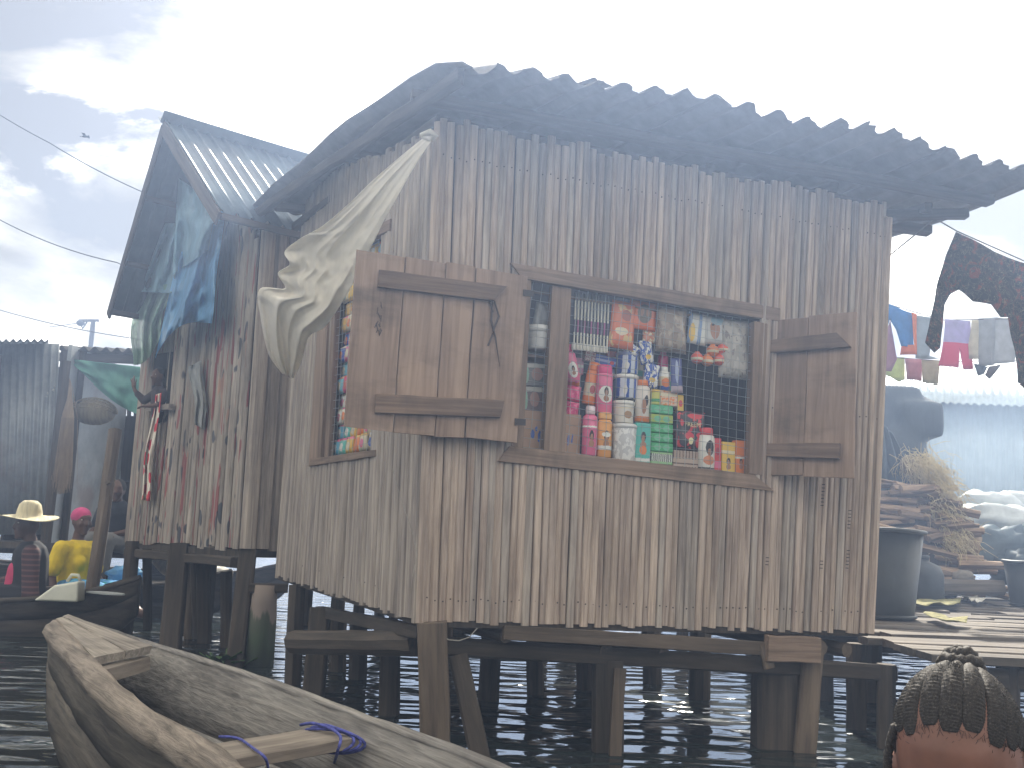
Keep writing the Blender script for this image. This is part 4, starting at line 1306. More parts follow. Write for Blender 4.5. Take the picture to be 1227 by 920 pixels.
polycloth('printed_trousers', [(1146, 278), (1165, 288), (1190, 302), (1227, 315), (1262, 330), (1266, 460), (1240, 470), (1221, 458), (1217, 420), (1209, 380), (1198, 381), (1186, 366), (1165, 362), (1156, 352), (1150, 347), (1141, 352), (1134, 364), (1127, 400), (1125, 418), (1118, 424), (1107, 412), (1112, 385), (1124, 340), (1134, 306)], 5.6, batik(), 'dark wax-print trousers slung over the near washing line', .035, .022, .002, 2.2)
LX = [('blue_shirt', [(1040, 360), (1066, 365), (1082, 372), (1096, 376), (1096, 416), (1078, 416), (1072, 396), (1066, 384), (1054, 420), (1040, 420)], (.04, .20, .50), None, 'blue shirt pegged nearest the shop on the washing line'),
      ('mauve_cloth', [(1067, 384), (1076, 430), (1066, 446), (1050, 445), (1052, 425)], (.36, .20, .28), None, 'mauve cloth corner hanging below the blue shirt'),
      ('orange_cloth', [(1092, 375), (1098, 377), (1097, 426), (1080, 425), (1081, 414), (1094, 414)], (.70, .20, .07), None, 'orange edged cloth showing behind the blue shirt'),
      ('grey_towel', [(1098, 378), (1118, 381), (1116, 426), (1126, 430), (1096, 430)], (.34, .40, .46), None, 'grey-blue towel hanging between the orange cloth and the printed trousers'),
      ('two_tone_shorts', [(1132, 383), (1163, 385), (1166, 420), (1168, 442), (1152, 444), (1149, 420), (1146, 442), (1126, 438), (1130, 410)], (.42, .38, .62), ((.58, .05, .14), .54), 'shorts with lavender top and crimson legs on the washing line'),
      ('cream_cloth', [(1164, 384), (1172, 384), (1172, 431), (1160, 430)], (.58, .54, .44), None, 'narrow cream cloth beside the two-tone shorts'),
      ('grey_trousers', [(1172, 382), (1192, 381), (1190, 438), (1174, 440)], (.34, .36, .40), None, 'grey folded trousers next to the cream cloth'),
      ('pale_grey_shirt', [(1193, 380), (1219, 384), (1217, 434), (1186, 437)], (.44, .46, .50), None, 'pale grey shirt hanging right of the folded trousers'),
      ('lime_cloth', [(1063, 430), (1084, 428), (1086, 454), (1078, 458), (1060, 450)], (.58, .68, .30), None, 'lime green cloth on the lower washing line'),
      ('rose_cloth', [(1084, 430), (1104, 431), (1104, 457), (1086, 455)], (.48, .22, .24), None, 'dusky rose cloth on the lower line beside the lime one'),
      ('olive_cloth', [(1104, 431), (1126, 433), (1124, 461), (1106, 458)], (.44, .44, .28), None, 'olive cloth with rose edge at the end of the lower line'),
      ('dark_rag', [(1166, 436), (1184, 440), (1180, 448), (1170, 452)], (.06, .07, .09), None, 'dark rag below the grey trousers'),
      ('dark_rag', [(1184, 440), (1200, 437), (1192, 447), (1185, 455), (1180, 450)], (.10, .08, .07), None, 'second dark rag hanging lower beneath the pale grey shirt')]
for (nm, pts, c1, c2, lb) in LX:
    polycloth(nm, pts, 8.2 if 'lower' not in lb else 8.5, cloth(nm, c1, *(c2 or ())), lb, .03, .05, 0.0, 3.0, 'washing hung out behind the shop')
def cable(name, pts, r, mat, label, sag=0.0, cat='cable', group=None, parent=None):
    mb = MB()
    out = []
    for i in range(len(pts) - 1):
        for k in range(10):
            t_ = k / 10; q = fr(pts[i], pts[i + 1], t_); q = q - V((0, 0, sag * 4 * t_ * (1 - t_))); out.append(q)
    out.append(pts[-1]); mb.tube(out, r, 5)
    o = mb.build(name, mat, parent, True)
    return tag(o, label, cat, group) if label else o
M['rope'] = plain('old_rope', (.16, .15, .14), .9)
M['cable'] = plain('black_cable', (.02, .02, .022), .6)
KN = pt(1120, 262, 5.4)
cable('washing_line', [KN, pt(1146, 277, 5.6), pt(1227, 313, 5.76), pt(1330, 350, 6.0)], .004, M['rope'], 'near washing line tied to the roof beam end', 0.0, 'washing line')
cable('washing_line', [pt(1020, 352, 8.2), pt(1130, 384, 8.2), pt(1219, 382, 8.2), pt(1330, 372, 8.2)], .004, M['rope'], 'washing line strung behind the shop with the blue shirt', 0.0, 'washing line')
cable('tie_cord', [KN, pt(1095, 283, 5.35), pt(1052, 318, 5.3)], .004, M['rope'], 'cord running from the beam end back to the wall', 0, 'cord')
cable('washing_line', [pt(1030, 426, 8.5), pt(1090, 430, 8.5), pt(1140, 434, 8.5), pt(1300, 430, 8.6)], .004, M['rope'], 'lower washing line with the lime cloth', 0.0, 'washing line')
# overhead cables
cable('power_cable', [pt(-40, 112, 10), pt(60, 172, 10), pt(165, 228, 9.9), pt(330, 290, 9.6)], .006, M['cable'], 'highest power cable sloping down behind the hut roof', .02, 'cable', 'power cables')
cable('power_cable', [pt(-160, 215, 10.5), pt(0, 264, 10.5), pt(140, 315, 10.2), pt(300, 365, 10)], .006, M['cable'], 'middle power cable reaching the hut eave', .05, 'cable', 'power cables')
PT_ = pt(112, 384, 22)
cable('power_cable', [pt(-160, 320, 17), pt(0, 372, 16), pt(160, 406, 15), pt(320, 430, 14)], .007, M['cable'], 'low power cable crossing above the left shack', .04, 'cable', 'power cables')
cable('power_cable', [pt(-160, 398, 20), pt(0, 396, 21), PT_, pt(160, 392, 22), pt(300, 395, 23)], .008, M['cable'], 'thin cable running level to the far utility pole', .05, 'cable', 'power cables')
# utility pole
up0 = pt(110, 420, 22); base_ = V((up0.x, up0.y, -.6))
pole = tag(rod('utility_pole', base_, PT_, RND(.06, 10), V((1, 0, 0)), M['post'], None, 6, .004, .8), 'far utility pole with a short crossarm above the shack roof', 'utility pole')
rod('crossarm', PT_ + V((-.32, 0, -.03)), PT_ + V((.12, 0, .0)), CHAM(.06, .06, .01), V((0, 0, 1)), M['post'], pole, 3, .002)
mb = MB(); mb.ell(PT_ + V((-.28, 0, -.08)), (.09, .09, .07)); mb.tube([PT_ + V((-.3, 0, -.05)), PT_ + V((-.22, 0, -.2)), PT_ + V((-.14, 0, -.05))], .02, 5); mb.build('insulator', M['cable'], pole, True)
# bird
bp = pt(102, 164, 10)
BS = Matrix.Scale(.17, 4)
mb = MB()
mb.ell((0, 0, 0), (.07, .22, .07)); mb.ell((0, -.22, .02), (.05, .07, .05)); mb.tube([(0, -.27, .02), (0, -.33, .01)], [.02, .004], 6)
mb.add([(0, .16, 0), (-.07, .36, 0), (.07, .36, 0), (0, .2, .02)], [(0, 1, 2), (0, 3, 1), (0, 2, 3), (1, 3, 2)])
bird = tag(mb.build('bird', M['cable'], None, True, Matrix.Translation(bp) @ Matrix.Rotation(R(80), 4, 'Z') @ BS), 'small dark bird in flight against the clouds', 'bird')
for sg in (-1, 1):
    mb = MB()
    mb.add([(sg * .04, -.1, .02), (sg * .25, -.12, .10), (sg * .5, 0, .06), (sg * .25, .06, .09), (sg * .04, .1, .02), (sg * .25, -.03, .115)], [(0, 1, 5), (1, 2, 5), (2, 3, 5), (3, 4, 5), (4, 0, 5), (0, 4, 3, 2, 1)])
    mb.build('wing', M['cable'], bird, False, Matrix.Translation(bp) @ Matrix.Rotation(R(80), 4, 'Z') @ BS)
# ================================================================== canoes
def resample(pts, n): return [V(spl([tuple(p) for p in pts], i / n)) for i in range(n + 1)]
def strip(name, a, b, mat, parent, th=.022, nv=3, bulge=0.0, jit=.003):
    """planking between two edge curves"""
    n_ = len(a) - 1
    jj = [[rnd.uniform(-jit, jit) for _ in range(nv + 1)] for _ in range(n_ + 1)]
    mb = MB()
    vs = []; fs = []
    for i in range(n_ + 1):
        for k in range(nv + 1):
            t_ = k / nv
            vs.append(fr(a[i], b[i], t_) + V((jj[i][k], jj[i][k] * .6, -bulge * math.sin(math.pi * t_))))
    for i in range(n_):
        for k in range(nv):
            c = i * (nv + 1) + k
            fs.append((c, c + 1, c + nv + 2, c + nv + 1))
    # local frame with z along the boat so that the grain follows it
    z = (a[-1] - a[0]).normalized(); x = V((0, 0, 1)).cross(z).normalized(); y = z.cross(x)
    M4 = Matrix((x, y, z)).transposed().to_4x4(); M4.translation = a[0]
    inv = M4.inverted()
    o = mesh_obj(name, [inv @ v for v in vs], fs, mat, parent, True, M4)
    return thick(o, th, 0)
def rim(name, path, rx, rz, mat, parent, jit=.004, n=9):
    vs, fs = [], []
    z = (path[-1] - path[0]).normalized(); x0 = V((0, 0, 1)).cross(z).normalized(); y0 = z.cross(x0)
    M4 = Matrix((x0, y0, z)).transposed().to_4x4(); M4.translation = path[0]
    inv = M4.inverted()
    cj = [rnd.uniform(-jit, jit) for _ in range(n)]
    for i, p in enumerate(path):
        t = (path[min(i + 1, len(path) - 1)] - path[max(i - 1, 0)]).normalized()
        s = V((0, 0, 1)).cross(t).normalized(); u_ = t.cross(s)
        f = 1.0
        if i == 0: f = .72
        for k in range(n):
            a = 2 * math.pi * k / n
            q = 1 + (cj[k] + rnd.uniform(-jit, jit) * .7) / max(rx, .001)
            vs.append(inv @ (p + s * (math.cos(a) * rx * f * q) + u_ * (math.sin(a) * rz * f * q)))
    for i in range(len(path) - 1):
        for k in range(n):
            fs.append((i * n + k, i * n + (k + 1) % n, (i + 1) * n + (k + 1) % n, (i + 1) * n + k))
    fs.append(tuple(range(n - 1, -1, -1))); fs.append(tuple((len(path) - 1) * n + k for k in range(n)))
    return mesh_obj(name, vs, fs, mat, parent, True, M4)
def canoe(label, Lr, Rr, zb, mat, rimmat, n=26, rl=(.02, .02), rr=(.02, .02), deck=.0, thwarts=(), group=None, bw=.60, th=.022, under=None):
    a, b = resample(Lr, n), resample(Rr, n)
    c = [(p + q) / 2 for p, q in zip(a, b)]
    root = thing('canoe', label, 'canoe', (c[n // 2].x, c[n // 2].y, 0), group)
    def bot(i, side):
        t = i / n
        rise = max(0, 1 - t / .22) ** 2 * .26 + max(0, 1 - (1 - t) / .2) ** 2 * .22
        p = fr(c[i], (a if side == 0 else b)[i], bw)
        return V((p.x, p.y, zb + rise))
    ba, bb = [bot(i, 0) for i in range(n + 1)], [bot(i, 1) for i in range(n + 1)]
    ma, mb_ = [fr(p, q, .42) for p, q in zip(a, ba)], [fr(p, q, .42) for p, q in zip(b, bb)]
    sh = lambda ps, qs, k: [p + (r - p).normalized() * k for p, r in zip(ps, qs)]
    strip('side_plank', a, ma, under or mat, root, th); strip('side_plank', b, mb_, mat, root, th)
    strip('side_plank', sh(ma, c, .008), ba, under or mat, root, th); strip('side_plank', sh(mb_, c, .008), bb, mat, root, th)
    strip('bottom', ba, bb, mat, root, th, 5)
    strip('stem', [fr(a[0], ba[0], k / 3) for k in range(4)], [fr(b[0], bb[0], k / 3) for k in range(4)], mat, root, th, 2)
    strip('stern', [fr(a[-1], ba[-1], k / 3) for k in range(4)], [fr(b[-1], bb[-1], k / 3) for k in range(4)], mat, root, th, 2)
    rim('gunwale', a, rl[0], rl[1], rimmat, root, .007 if rl[0] > .03 else .003, 12); rim('gunwale', b, rr[0], rr[1], mat, root)
    if deck:
        k = max(2, int(n * deck)); lift = V((0, 0, .012))
        strip('bow_deck', [p + lift for p in a[:k + 1]], [p + lift for p in b[:k + 1]], mat, root, .03, 4, 0, .004)
        rod('deck_beam', a[k] - V((0, 0, .03)) + (b[k] - a[k]) * .06, b[k] - V((0, 0, .03)) - (b[k] - a[k]) * .06, CHAM(.05, .04, .005), V((0, 0, 1)), mat, root, 4, .002)
    for t, dz, w_ in thwarts:
        i = int(t * n)
        rod('thwart', fr(a[i], b[i], .04) - V((0, 0, dz)), fr(a[i], b[i], .96) - V((0, 0, dz)), CHAM(w_, .032, .005), (c[min(i + 1, n)] - c[i]), mat, root, 5, .002)
    return root, a, b, c
M['canoe_deck'] = woodx('canoe_deck', (.16, .14, .12), (.40, .365, .32), scale=(50, 50, 2.4), amt=.05, stain_amt=.6)
M['canoe_under'] = wood('muddy_hull', (.05, .045, .038), (.17, .15, .125), scale=(30, 30, 3), amt=.05, stain_amt=.7, bmp=.9)
M['canoe_thwart'] = wood('canoe_thwart', (.12, .10, .085), (.30, .265, .225), scale=(20, 20, 1.4), amt=.05)
Lr = [ptz(62, 752, .50), ptz(110, 806, .46), ptz(176, 868, .42), ptz(275, 930, .385), V((-.30, 1.72, .37)), V((.15, 1.12, .37)), V((.55, .62, .38)), V((.98, .28, .42))]
Rr = [ptz(86, 742, .505), ptz(178, 772, .445), ptz(300, 810, .415), ptz(440, 862, .395), ptz(600, 922, .385), V((.46, 1.78, .37)), V((.84, 1.22, .37)), V((1.1, .42, .42))]
cn, ca, cb, cc_ = canoe('old grey plank canoe in the foreground with a worn thick rim and blue rope', Lr, Rr, -.10, M['canoe'], M['canoe_rim'], 44, (.041, .040), (.018, .014), 0, (), None, .40, .026, M['canoe_under'])
# flat bow deck of two planks
dk = [ptz(66, 741, .535), ptz(80, 737, .535), ptz(182, 773, .470), ptz(113, 787, .475)]
for q4 in ((dk[0], fr(dk[0], dk[1], .52), fr(dk[3], dk[2], .52), dk[3]), (fr(dk[0], dk[1], .56), dk[1], dk[2], fr(dk[3], dk[2], .55))):
    qboard('deck_plank', [q4[3], q4[0], q4[1], q4[2]][::1], .03, (dk[1] - dk[0]).cross(dk[3] - dk[0]).normalized() * (1 if (dk[1] - dk[0]).cross(dk[3] - dk[0]).z > 0 else -1), M['canoe_deck'], cn, 8, .002)
rod('deck_beam', dk[3] - V((-.02, 0, .065)), dk[2] - V((.02, 0, .065)), CHAM(.055, .04, .005), V((0, 0, 1)), M['canoe_thwart'], cn, 4, .002)
# inner stringer along the far side, bottom boards with open seams
inn = [fr(q, c_, .10) - V((0, 0, .115)) for q, c_ in zip(cb, cc_)]
rim('stringer', inn[4:40], .012, .020, M['canoe'], cn, .002, 6)
for k, (u0, u1) in enumerate(((-.36, -.13), (-.12, .11), (.12, .35))):
    A_ = [V((fr(c_, q, u0 * 2).x, fr(c_, q, u0 * 2).y, -.045 + .004 * k + max(0, 12 - i) * .016)) for i, (c_, q) in enumerate(zip(cc_, cb))][5:40]
    B_ = [V((fr(c_, q, u1 * 2).x, fr(c_, q, u1 * 2).y, -.045 + .004 * k + max(0, 12 - i) * .016)) for i, (c_, q) in enumerate(zip(cc_, cb))][5:40]
    strip('bottom_board', A_, B_, M['canoe'], cn, .018, 2)
# seat plank with blue rope
ta, tb = ptz(262, 908, .345), ptz(402, 884, .345)
rod('thwart', ta - (tb - ta) * .06, tb + (tb - ta) * .02, CHAM(.17, .034, .005), V((0, -1, 0)), M['canoe_thwart'], cn, 6, .002)
for i in (16, 24, 30, 36):
    for s_ in (0,):
        p, q = ca[i], cb[i]
        mid = cc_[i]
        rod('rib', V((fr(p, mid, .34).x, fr(p, mid, .34).y, -.075)), V((fr(q, mid, .34).x, fr(q, mid, .34).y, -.075)), CHAM(.05, .03, .004), (cc_[i + 1] - cc_[i]), M['canoe'], cn, 4, .002)
rod('thwart', fr(ca[33], cb[33], .03) - V((0, 0, .13)), fr(ca[33], cb[33], .97) - V((0, 0, .13)), CHAM(.22, .034, .005), (cc_[34] - cc_[33]), M['canoe_thwart'], cn, 6, .002)
mr_ = plain('blue_rope', (.06, .07, .30), .7, .3, 60)
rope = thing('rope', 'blue nylon rope wound round the canoe seat end', 'rope', tuple(tb))
for k in range(3):
    mb = MB(); pts = []
    e = fr(ta, tb, .93 + .03 * k); dy = (V((0, -1, 0)) - (tb - ta).normalized() * V((0, -1, 0)).dot((tb - ta).normalized())).normalized()
    for i in range(25):
        a = 2 * math.pi * i / 24
        pts.append(e + dy * (math.cos(a) * (.10 + .004 * k)) + V((0, 0, math.sin(a) * (.028 + .004 * k))) + (tb - ta).normalized() * (.02 * math.sin(a * 2 + k)))
    mb.tube(pts, .0045, 6); mb.build('coil', mr_, rope, True)
mb = MB()
mb.tube([V(spl([tuple(p) for p in (ptz(262, 882, .375), ptz(285, 884, .37), ptz(305, 897, .368), ptz(318, 908, .366), ptz(322, 925, .30), ptz(326, 945, .2))], i / 20)) for i in range(21)], .004, 6)
tag(mb.build('rope', mr_, None, True), 'thin blue cord lying across the left half of the canoe seat', 'rope')
mb = MB()
mb.tube([V(spl([tuple(p) for p in (ptz(360, 868, .37), ptz(375, 866, .385), ptz(395, 872, .38), ptz(408, 882, .372), ptz(405, 898, .36), ptz(400, 915, .25))], i / 20)) for i in range(21)], .0045, 6)
mb.build('loose_end', mr_, rope, True)

def simple_canoe(label, bow, stern, W, zs, zb=-.08, **k):
    d = (stern - bow); d.z = 0; Ln = d.length; d.normalize(); s = V((-d.y, d.x, 0))
    prof = [(0, .06), (.12, .55), (.3, .92), (.5, 1), (.7, .95), (.88, .6), (1, .08)]
    shz = lambda t: zs + .13 * (2 * t - 1) ** 4 + (bow.z - zs) * max(0, 1 - t * 4) ** 2
    a = [bow + d * (Ln * t) + s * (W / 2 * w_) for t, w_ in prof]; b = [bow + d * (Ln * t) - s * (W / 2 * w_) for t, w_ in prof]
    for lst in (a, b):
        for p, (t, _) in zip(lst, prof): p.z = shz(t)
    return canoe(label, a, b, zb, k.pop('mat', M['canoe_dark']), k.pop('rimmat', M['canoe_dark']), 22, (.022, .022), (.022, .022), k.pop('deck', .12), k.pop('thwarts', ((.4, .08, .16), (.62, .08, .16))), 'canoes moored on the left', .55, .02)
bowA = ptz(166, 712, .34)
boatA = simple_canoe('dark canoe paddled by the person in the straw hat', bowA, V((bowA.x - 4.4, bowA.y - .25, .3)), .72, .25)
bowB = ptz(276, 700, .34)
boatB = simple_canoe('dark canoe carrying the woman in yellow', bowB, V((bowB.x - 4.6, bowB.y + .15, .3)), .78, .27, mat=M['canoe_dark'])
bowC = ptz(345, 688, .36)
boatC = simple_canoe('far canoe loaded with a rolled tan mat behind the hut posts', bowC, V((bowC.x - 4.8, bowC.y + .8, .3)), .8, .30)
# paddle resting along the hat person's canoe
pa, pb = ptz(-20, 697, .36), ptz(105, 708, .36)
pd = thing('paddle', 'long wooden paddle with a pale grey blade across the dark canoe', 'paddle', tuple(pb))
rod('shaft', pa, pb, RND(.016, 8), V((0, 0, 1)), M['post_light'], pd, 4, .001)
dd = (pb - pa).normalized(); ss = V((-dd.y, dd.x, 0))
vs = []
for t, w_ in ((0, .02), (.06, .05), (.14, .07), (.24, .072), (.33, .05), (.38, .012)):
    for z_ in (-.006, .006):
        for s_ in (-1, 1): vs.append(pb + dd * t + ss * (w_ * s_) + V((0, 0, z_)))
fs = []
for i in range(5):
    o_ = i * 4
    fs += [(o_, o_ + 1, o_ + 5, o_ + 4), (o_ + 2, o_ + 6, o_ + 7, o_ + 3), (o_, o_ + 4, o_ + 6, o_ + 2), (o_ + 1, o_ + 3, o_ + 7, o_ + 5)]
fs += [(0, 2, 3, 1), (20, 21, 23, 22)]
mesh_obj('blade', vs, fs, plain('grey_blade', (.40, .42, .42), .6), pd)
# cut white jerrycan in the canoe
jc = ptz(72, 722, .27) + V((0, -.03, .02))
bm_ = bmesh.new()
mb = MB()
w0 = [(-.16, -.09, 0), (.17, -.09, 0), (.17, .09, 0), (-.16, .09, 0), (-.02, -.08, .12), (.16, -.08, .16), (.16, .08, .16), (-.02, .08, .12)]
mb.hexa([V(x) for x in w0[:4]] + [V(x) for x in w0[4:]])
o = tag(mb.build('cut_jerrycan', plain('cream_plastic', (.66, .66, .56), .4, .06), None, False, Matrix.Translation(jc) @ Matrix.Rotation(R(4), 4, 'Z')), 'cream plastic jerrycan cut as a bailer in the dark canoe', 'jerrycan')
bv = o.modifiers.new('edge', 'BEVEL'); bv.width = .018; bv.segments = 3
mb = MB(); mb.tube([jc + V((.05, 0, .15)), jc + V((.08, 0, .20)), jc + V((.13, 0, .20)), jc + V((.15, 0, .16))], .014, 6); mb.build('handle', plain('cream_plastic', (.66, .66, .56), .4, .06), o, True)
# leaning mooring pole
pl = rod('mooring_pole', pt(139, 514, 8.95), pt(104, 752, 8.65), RND(.055, 9), V((1, 0, 0)), M['post_light'], None, 8, .005, 1.05, .01)
tag(pl, 'thick leaning mooring pole beside the woman in yellow', 'pole')
rod('stub', pt(134, 580, 8.9), pt(128, 577, 8.8), RND(.03, 7), V((0, 0, 1)), M['post_light'], pl, 2, .002, .6)
# loads
def lump(name, label, c, r, mat, cat, seed=0, sq=2.4, nzs=3.0, amp=.25, group=None):
    mb = MB(); mb.ell((0, 0, 0), (1, 1, 1), None, 28, 18)
    for v in mb.v:
        p = v.copy()
        k = (abs(p.x) ** sq + abs(p.y) ** sq + abs(p.z) ** sq) ** (-1 / sq)
        v *= k * (1 + amp * noise.noise(p * nzs + V((seed * 7.1, seed, 0))) + amp * .35 * noise.noise(p * nzs * 3 + V((seed, 3, 1))))
        v.x *= r[0]; v.y *= r[1]; v.z *= r[2]
        if v.z < -r[2] * .8: v.z = -r[2] * .8
    o = mb.build(name, mat, None, True, Matrix.Translation(V(c)))
    return tag(o, label, cat, group)
def strawmat(name, col):
    m, t, b = newmat(name)
    g = ntex(t, coords(t, (40, 6, 6)), 1, 4); cc = ramp(t, g, [(.3, tuple(c * .6 for c in col)), (.7, col)])
    t.links.new(cc, b.inputs['Base Color']); b.inputs['Roughness'].default_value = .9; bump(t, b, g, .6, .01)
    return m
mat_c = pt(190, 672, 11.0)
mb = MB(); mb.grid(lambda u_, v_: mat_c + V((fr(-.30, .34, u_), .25 * math.sin(v_ * 3), .20 - .34 * (math.sin(u_ * 2.2) * v_) - .02 * math.sin(u_ * 14))), 14, 10)
tag(thick(mb.build('woven_mat', strawmat('straw_mat', (.52, .42, .28)), None, True), .012), 'tan woven mat curling over the far canoe between the hut posts', 'mat')
lump('sack', 'white sack on the far canoe behind the hut posts', pt(258, 690, 10.6), (.15, .12, .10), plain('sack_white', (.62, .60, .56), .8), 'sack', 3)
lump('blue_bundle', 'crumpled blue plastic bundle in the canoe with the woman in yellow', pt(150, 688, 9.55), (.16, .12, .08), M['blue_plastic'], 'bundle', 5)
# stained concrete-filled drum that props the hut
dp = pt(318, 700, 7.0)
mb = MB(); mb.lathe([(.10, -.7), (.10, -.1), (.098, .12), (.094, .34), (.088, .42), (.085, dp.z)], 14)
def stump_mat():
    m, t, b = newmat('mossy_stump')
    tc = nd(t, 'ShaderNodeTexCoord'); sp = nd(t, 'ShaderNodeSeparateXYZ'); t.links.new(tc.outputs['Object'], sp.inputs[0])
    g = ntex(t, coords(t, (9, 9, 2)), 1, 6, .6)
    ad = nd(t, 'ShaderNodeMath', operation='MULTIPLY_ADD'); ad.inputs[1].default_value = .5; t.links.new(g, ad.inputs[0]); t.links.new(sp.outputs['Z'], ad.inputs[2])
    cc = ramp(t, ad.outputs[0], [(.2, (.02, .025, .02)), (.42, (.06, .085, .05)), (.58, (.09, .10, .07)), (.62, (.27, .22, .19))])
    t.links.new(cc, b.inputs['Base Color']); b.inputs['Roughness'].default_value = .9; bump(t, b, g, .5, .01)
    return m
o = mb.build('mossy_pier', stump_mat(), hut, True, Matrix.Translation(V((dp.x, dp.y, 0))))
# water hyacinth
M['leaf'] = plain('hyacinth_leaf', (.07, .16, .035), .5, .25, 12, trans=.3, amt=.3)
hc0 = ptz(272, 796, .0)
hy = thing('water_hyacinth', 'small clump of green water hyacinth floating beside the grey canoe', 'plant', tuple(hc0))
for i in range(26):
    a = rnd.uniform(0, 6.28); r0 = rnd.uniform(0, .16); b0 = hc0 + V((math.cos(a) * r0, math.sin(a) * r0 * .6, 0))
    dirv = V((math.cos(a + rnd.uniform(-.6, .6)), math.sin(a), rnd.uniform(.5, 1.4))).normalized()
    Ln = rnd.uniform(.10, .20); sidev = dirv.cross(V((0, 0, 1))).normalized(); w_ = rnd.uniform(.016, .030)
    vs = []
    for t, k in ((0, .25), (.35, .35), (.6, 1), (.85, .8), (1, .08)):
        c = b0 + dirv * (Ln * t) + V((0, 0, -.04 * t * t)); nn_ = dirv.cross(sidev) * (.006 * k)
        vs += [c - sidev * w_ * k + nn_, c, c + sidev * w_ * k + nn_]
    fs = []
    for j in range(4):
        for k in range(2): fs.append((j * 3 + k, j * 3 + k + 1, j * 3 + k + 4, j * 3 + k + 3))
    thick(mesh_obj('leaf', vs, fs, M['leaf'], hy, True), .0015)

# ================================================================== people
M['skin'] = plain('dark_skin', (.105, .052, .034), .5, .12, 12, spec=.4)
M['eye'] = plain('eye_white', (.62, .58, .52), .25, .02)
M['pupil'] = plain('pupil', (.012, .010, .010), .2, .02)
M['hair'] = plain('black_hair', (.018, .016, .016), .8, .3, 60, .8)
def headshapes(mb, c, s=1.0, R3=None):
    """face looks along +x of R3"""
    R3 = R3 or Matrix.Identity(3); c = V(c)
    at = lambda x, y, z: c + R3 @ (V((x, y, z)) * s)
    mb.ell(c, (.098 * s, .076 * s, .112 * s), R3)
    mb.ell(at(.028, 0, -.062), (.062 * s, .054 * s, .066 * s), R3)
    mb.caps(at(.088, 0, .008), at(.106, 0, -.030), .010 * s, .017 * s, 8)
    mb.ell(at(.100, 0, -.034), (.014 * s, .023 * s, .012 * s), R3)
    mb.ell(at(.082, 0, -.068), (.018 * s, .030 * s, .008 * s), R3); mb.ell(at(.080, 0, -.082), (.018 * s, .027 * s, .009 * s), R3)
    mb.ell(at(.070, 0, -.115), (.025 * s, .028 * s, .018 * s), R3)
    mb.ell(at(.078, 0, .034), (.018 * s, .056 * s, .012 * s), R3)
    for sg in (-1, 1):
        mb.ell(at(-.008, sg * .078, -.012), (.022 * s, .010 * s, .034 * s), R3)
        mb.ell(at(.058, sg * .042, -.03), (.03 * s, .026 * s, .03 * s), R3)
    return at
def eyes(at, par, s, mw, R3):
    for sg in (-1, 1):
        mb = MB(); mb.ell(at(.0765, sg * .033, .010), (.011 * s, .014 * s, .007 * s), R3, 10, 7); e = mb.build('eye', M['eye'], par, True, mw)
        mb = MB(); mb.ell(at(.0850, sg * .033, .010), (.004 * s, .007 * s, .006 * s), R3, 8, 6); mb.build('pupil', M['pupil'], e, True, mw)
def hand(mb, wrist, d, palm_n, s=1.0, curl=.3, thumb=1, spread=.25):
    """palm and five fingers; d = direction of the fingers, palm_n = the way the palm faces"""
    d = V(d).normalized(); n_ = V(palm_n); n_ = (n_ - d * n_.dot(d)).normalized(); t = d.cross(n_) * thumb
    w0 = V(wrist)
    mb.caps(w0, w0 + d * .03 * s, .021 * s, .024 * s, 8)
    R3 = Matrix((d, t, n_)).transposed()
    mb.ell(w0 + d * .05 * s, (.048 * s, .038 * s, .015 * s), R3)
    for i, (o_, l_) in enumerate(((-.029, .055), (-.010, .068), (.010, .072), (.029, .064))):
        b0 = w0 + d * .085 * s + t * (o_ * s)
        f1 = (d + t * (o_ * spread * 30) * .5 + n_ * curl * .5).normalized(); f2 = (d + t * (o_ * spread * 30) * .5 + n_ * curl * 1.6).normalized()
        mb.caps(b0, b0 + f1 * (l_ * .5 * s), .0088 * s, .0082 * s, 7); mb.caps(b0 + f1 * (l_ * .5 * s), b0 + f1 * (l_ * .5 * s) + f2 * (l_ * .5 * s), .0082 * s, .0066 * s, 7)
    b0 = w0 + d * .035 * s + t * .03 * s
    f1 = (d * .6 + t * .8 + n_ * .2).normalized(); f2 = (d * .85 + t * .4 + n_ * .35).normalized()
    mb.caps(b0, b0 + f1 * .04 * s, .012 * s, .010 * s, 7); mb.caps(b0 + f1 * .04 * s, b0 + f1 * .04 * s + f2 * .03 * s, .010 * s, .008 * s, 7)
def limb(mb, pts, rads, n=10):
    for i in range(len(pts) - 1): mb.caps(pts[i], pts[i + 1], rads[i], rads[i + 1], n)
def wear(name, mat, par, mw, fn, vox=.011, it=5):
    mb = MB(); fn(mb); o = mb.build(name, mat, par, True, mw); return remesh(o, vox, it)

# --- woman in yellow
def mw_(loc, rz, s): return Matrix.Translation(V(loc)) @ Matrix.Rotation(rz, 4, 'Z') @ Matrix.Scale(s, 4)
wl_ = pt(88, 692, 9.35); wl_.z = .20
mw = mw_(wl_, R(-22), 1.0)
Rh = Matrix.Rotation(R(-20), 3, 'Z')
pw = thing('person', 'woman in a yellow v-neck t-shirt and pink headwrap sitting in a canoe', 'person', wl_)
mb = MB()
at = headshapes(mb, (.03, 0, .70), 1.0, Rh)
limb(mb, [(0, 0, .50), (.02, 0, .60)], [.055, .052])
limb(mb, [(0, 0, .08), (0, 0, .25), (.01, 0, .42)], [.135, .12, .12]); limb(mb, [(0, -.14, .45), (0, .14, .45)], [.058, .058])
limb(mb, [(0, -.185, .45), (-.02, -.24, .19), (.10, -.27, -.02)], [.05, .042, .030]); hand(mb, (.11, -.275, -.04), (.5, -.1, -.8), (-.2, 0, -1), 1.0, .6, 1)
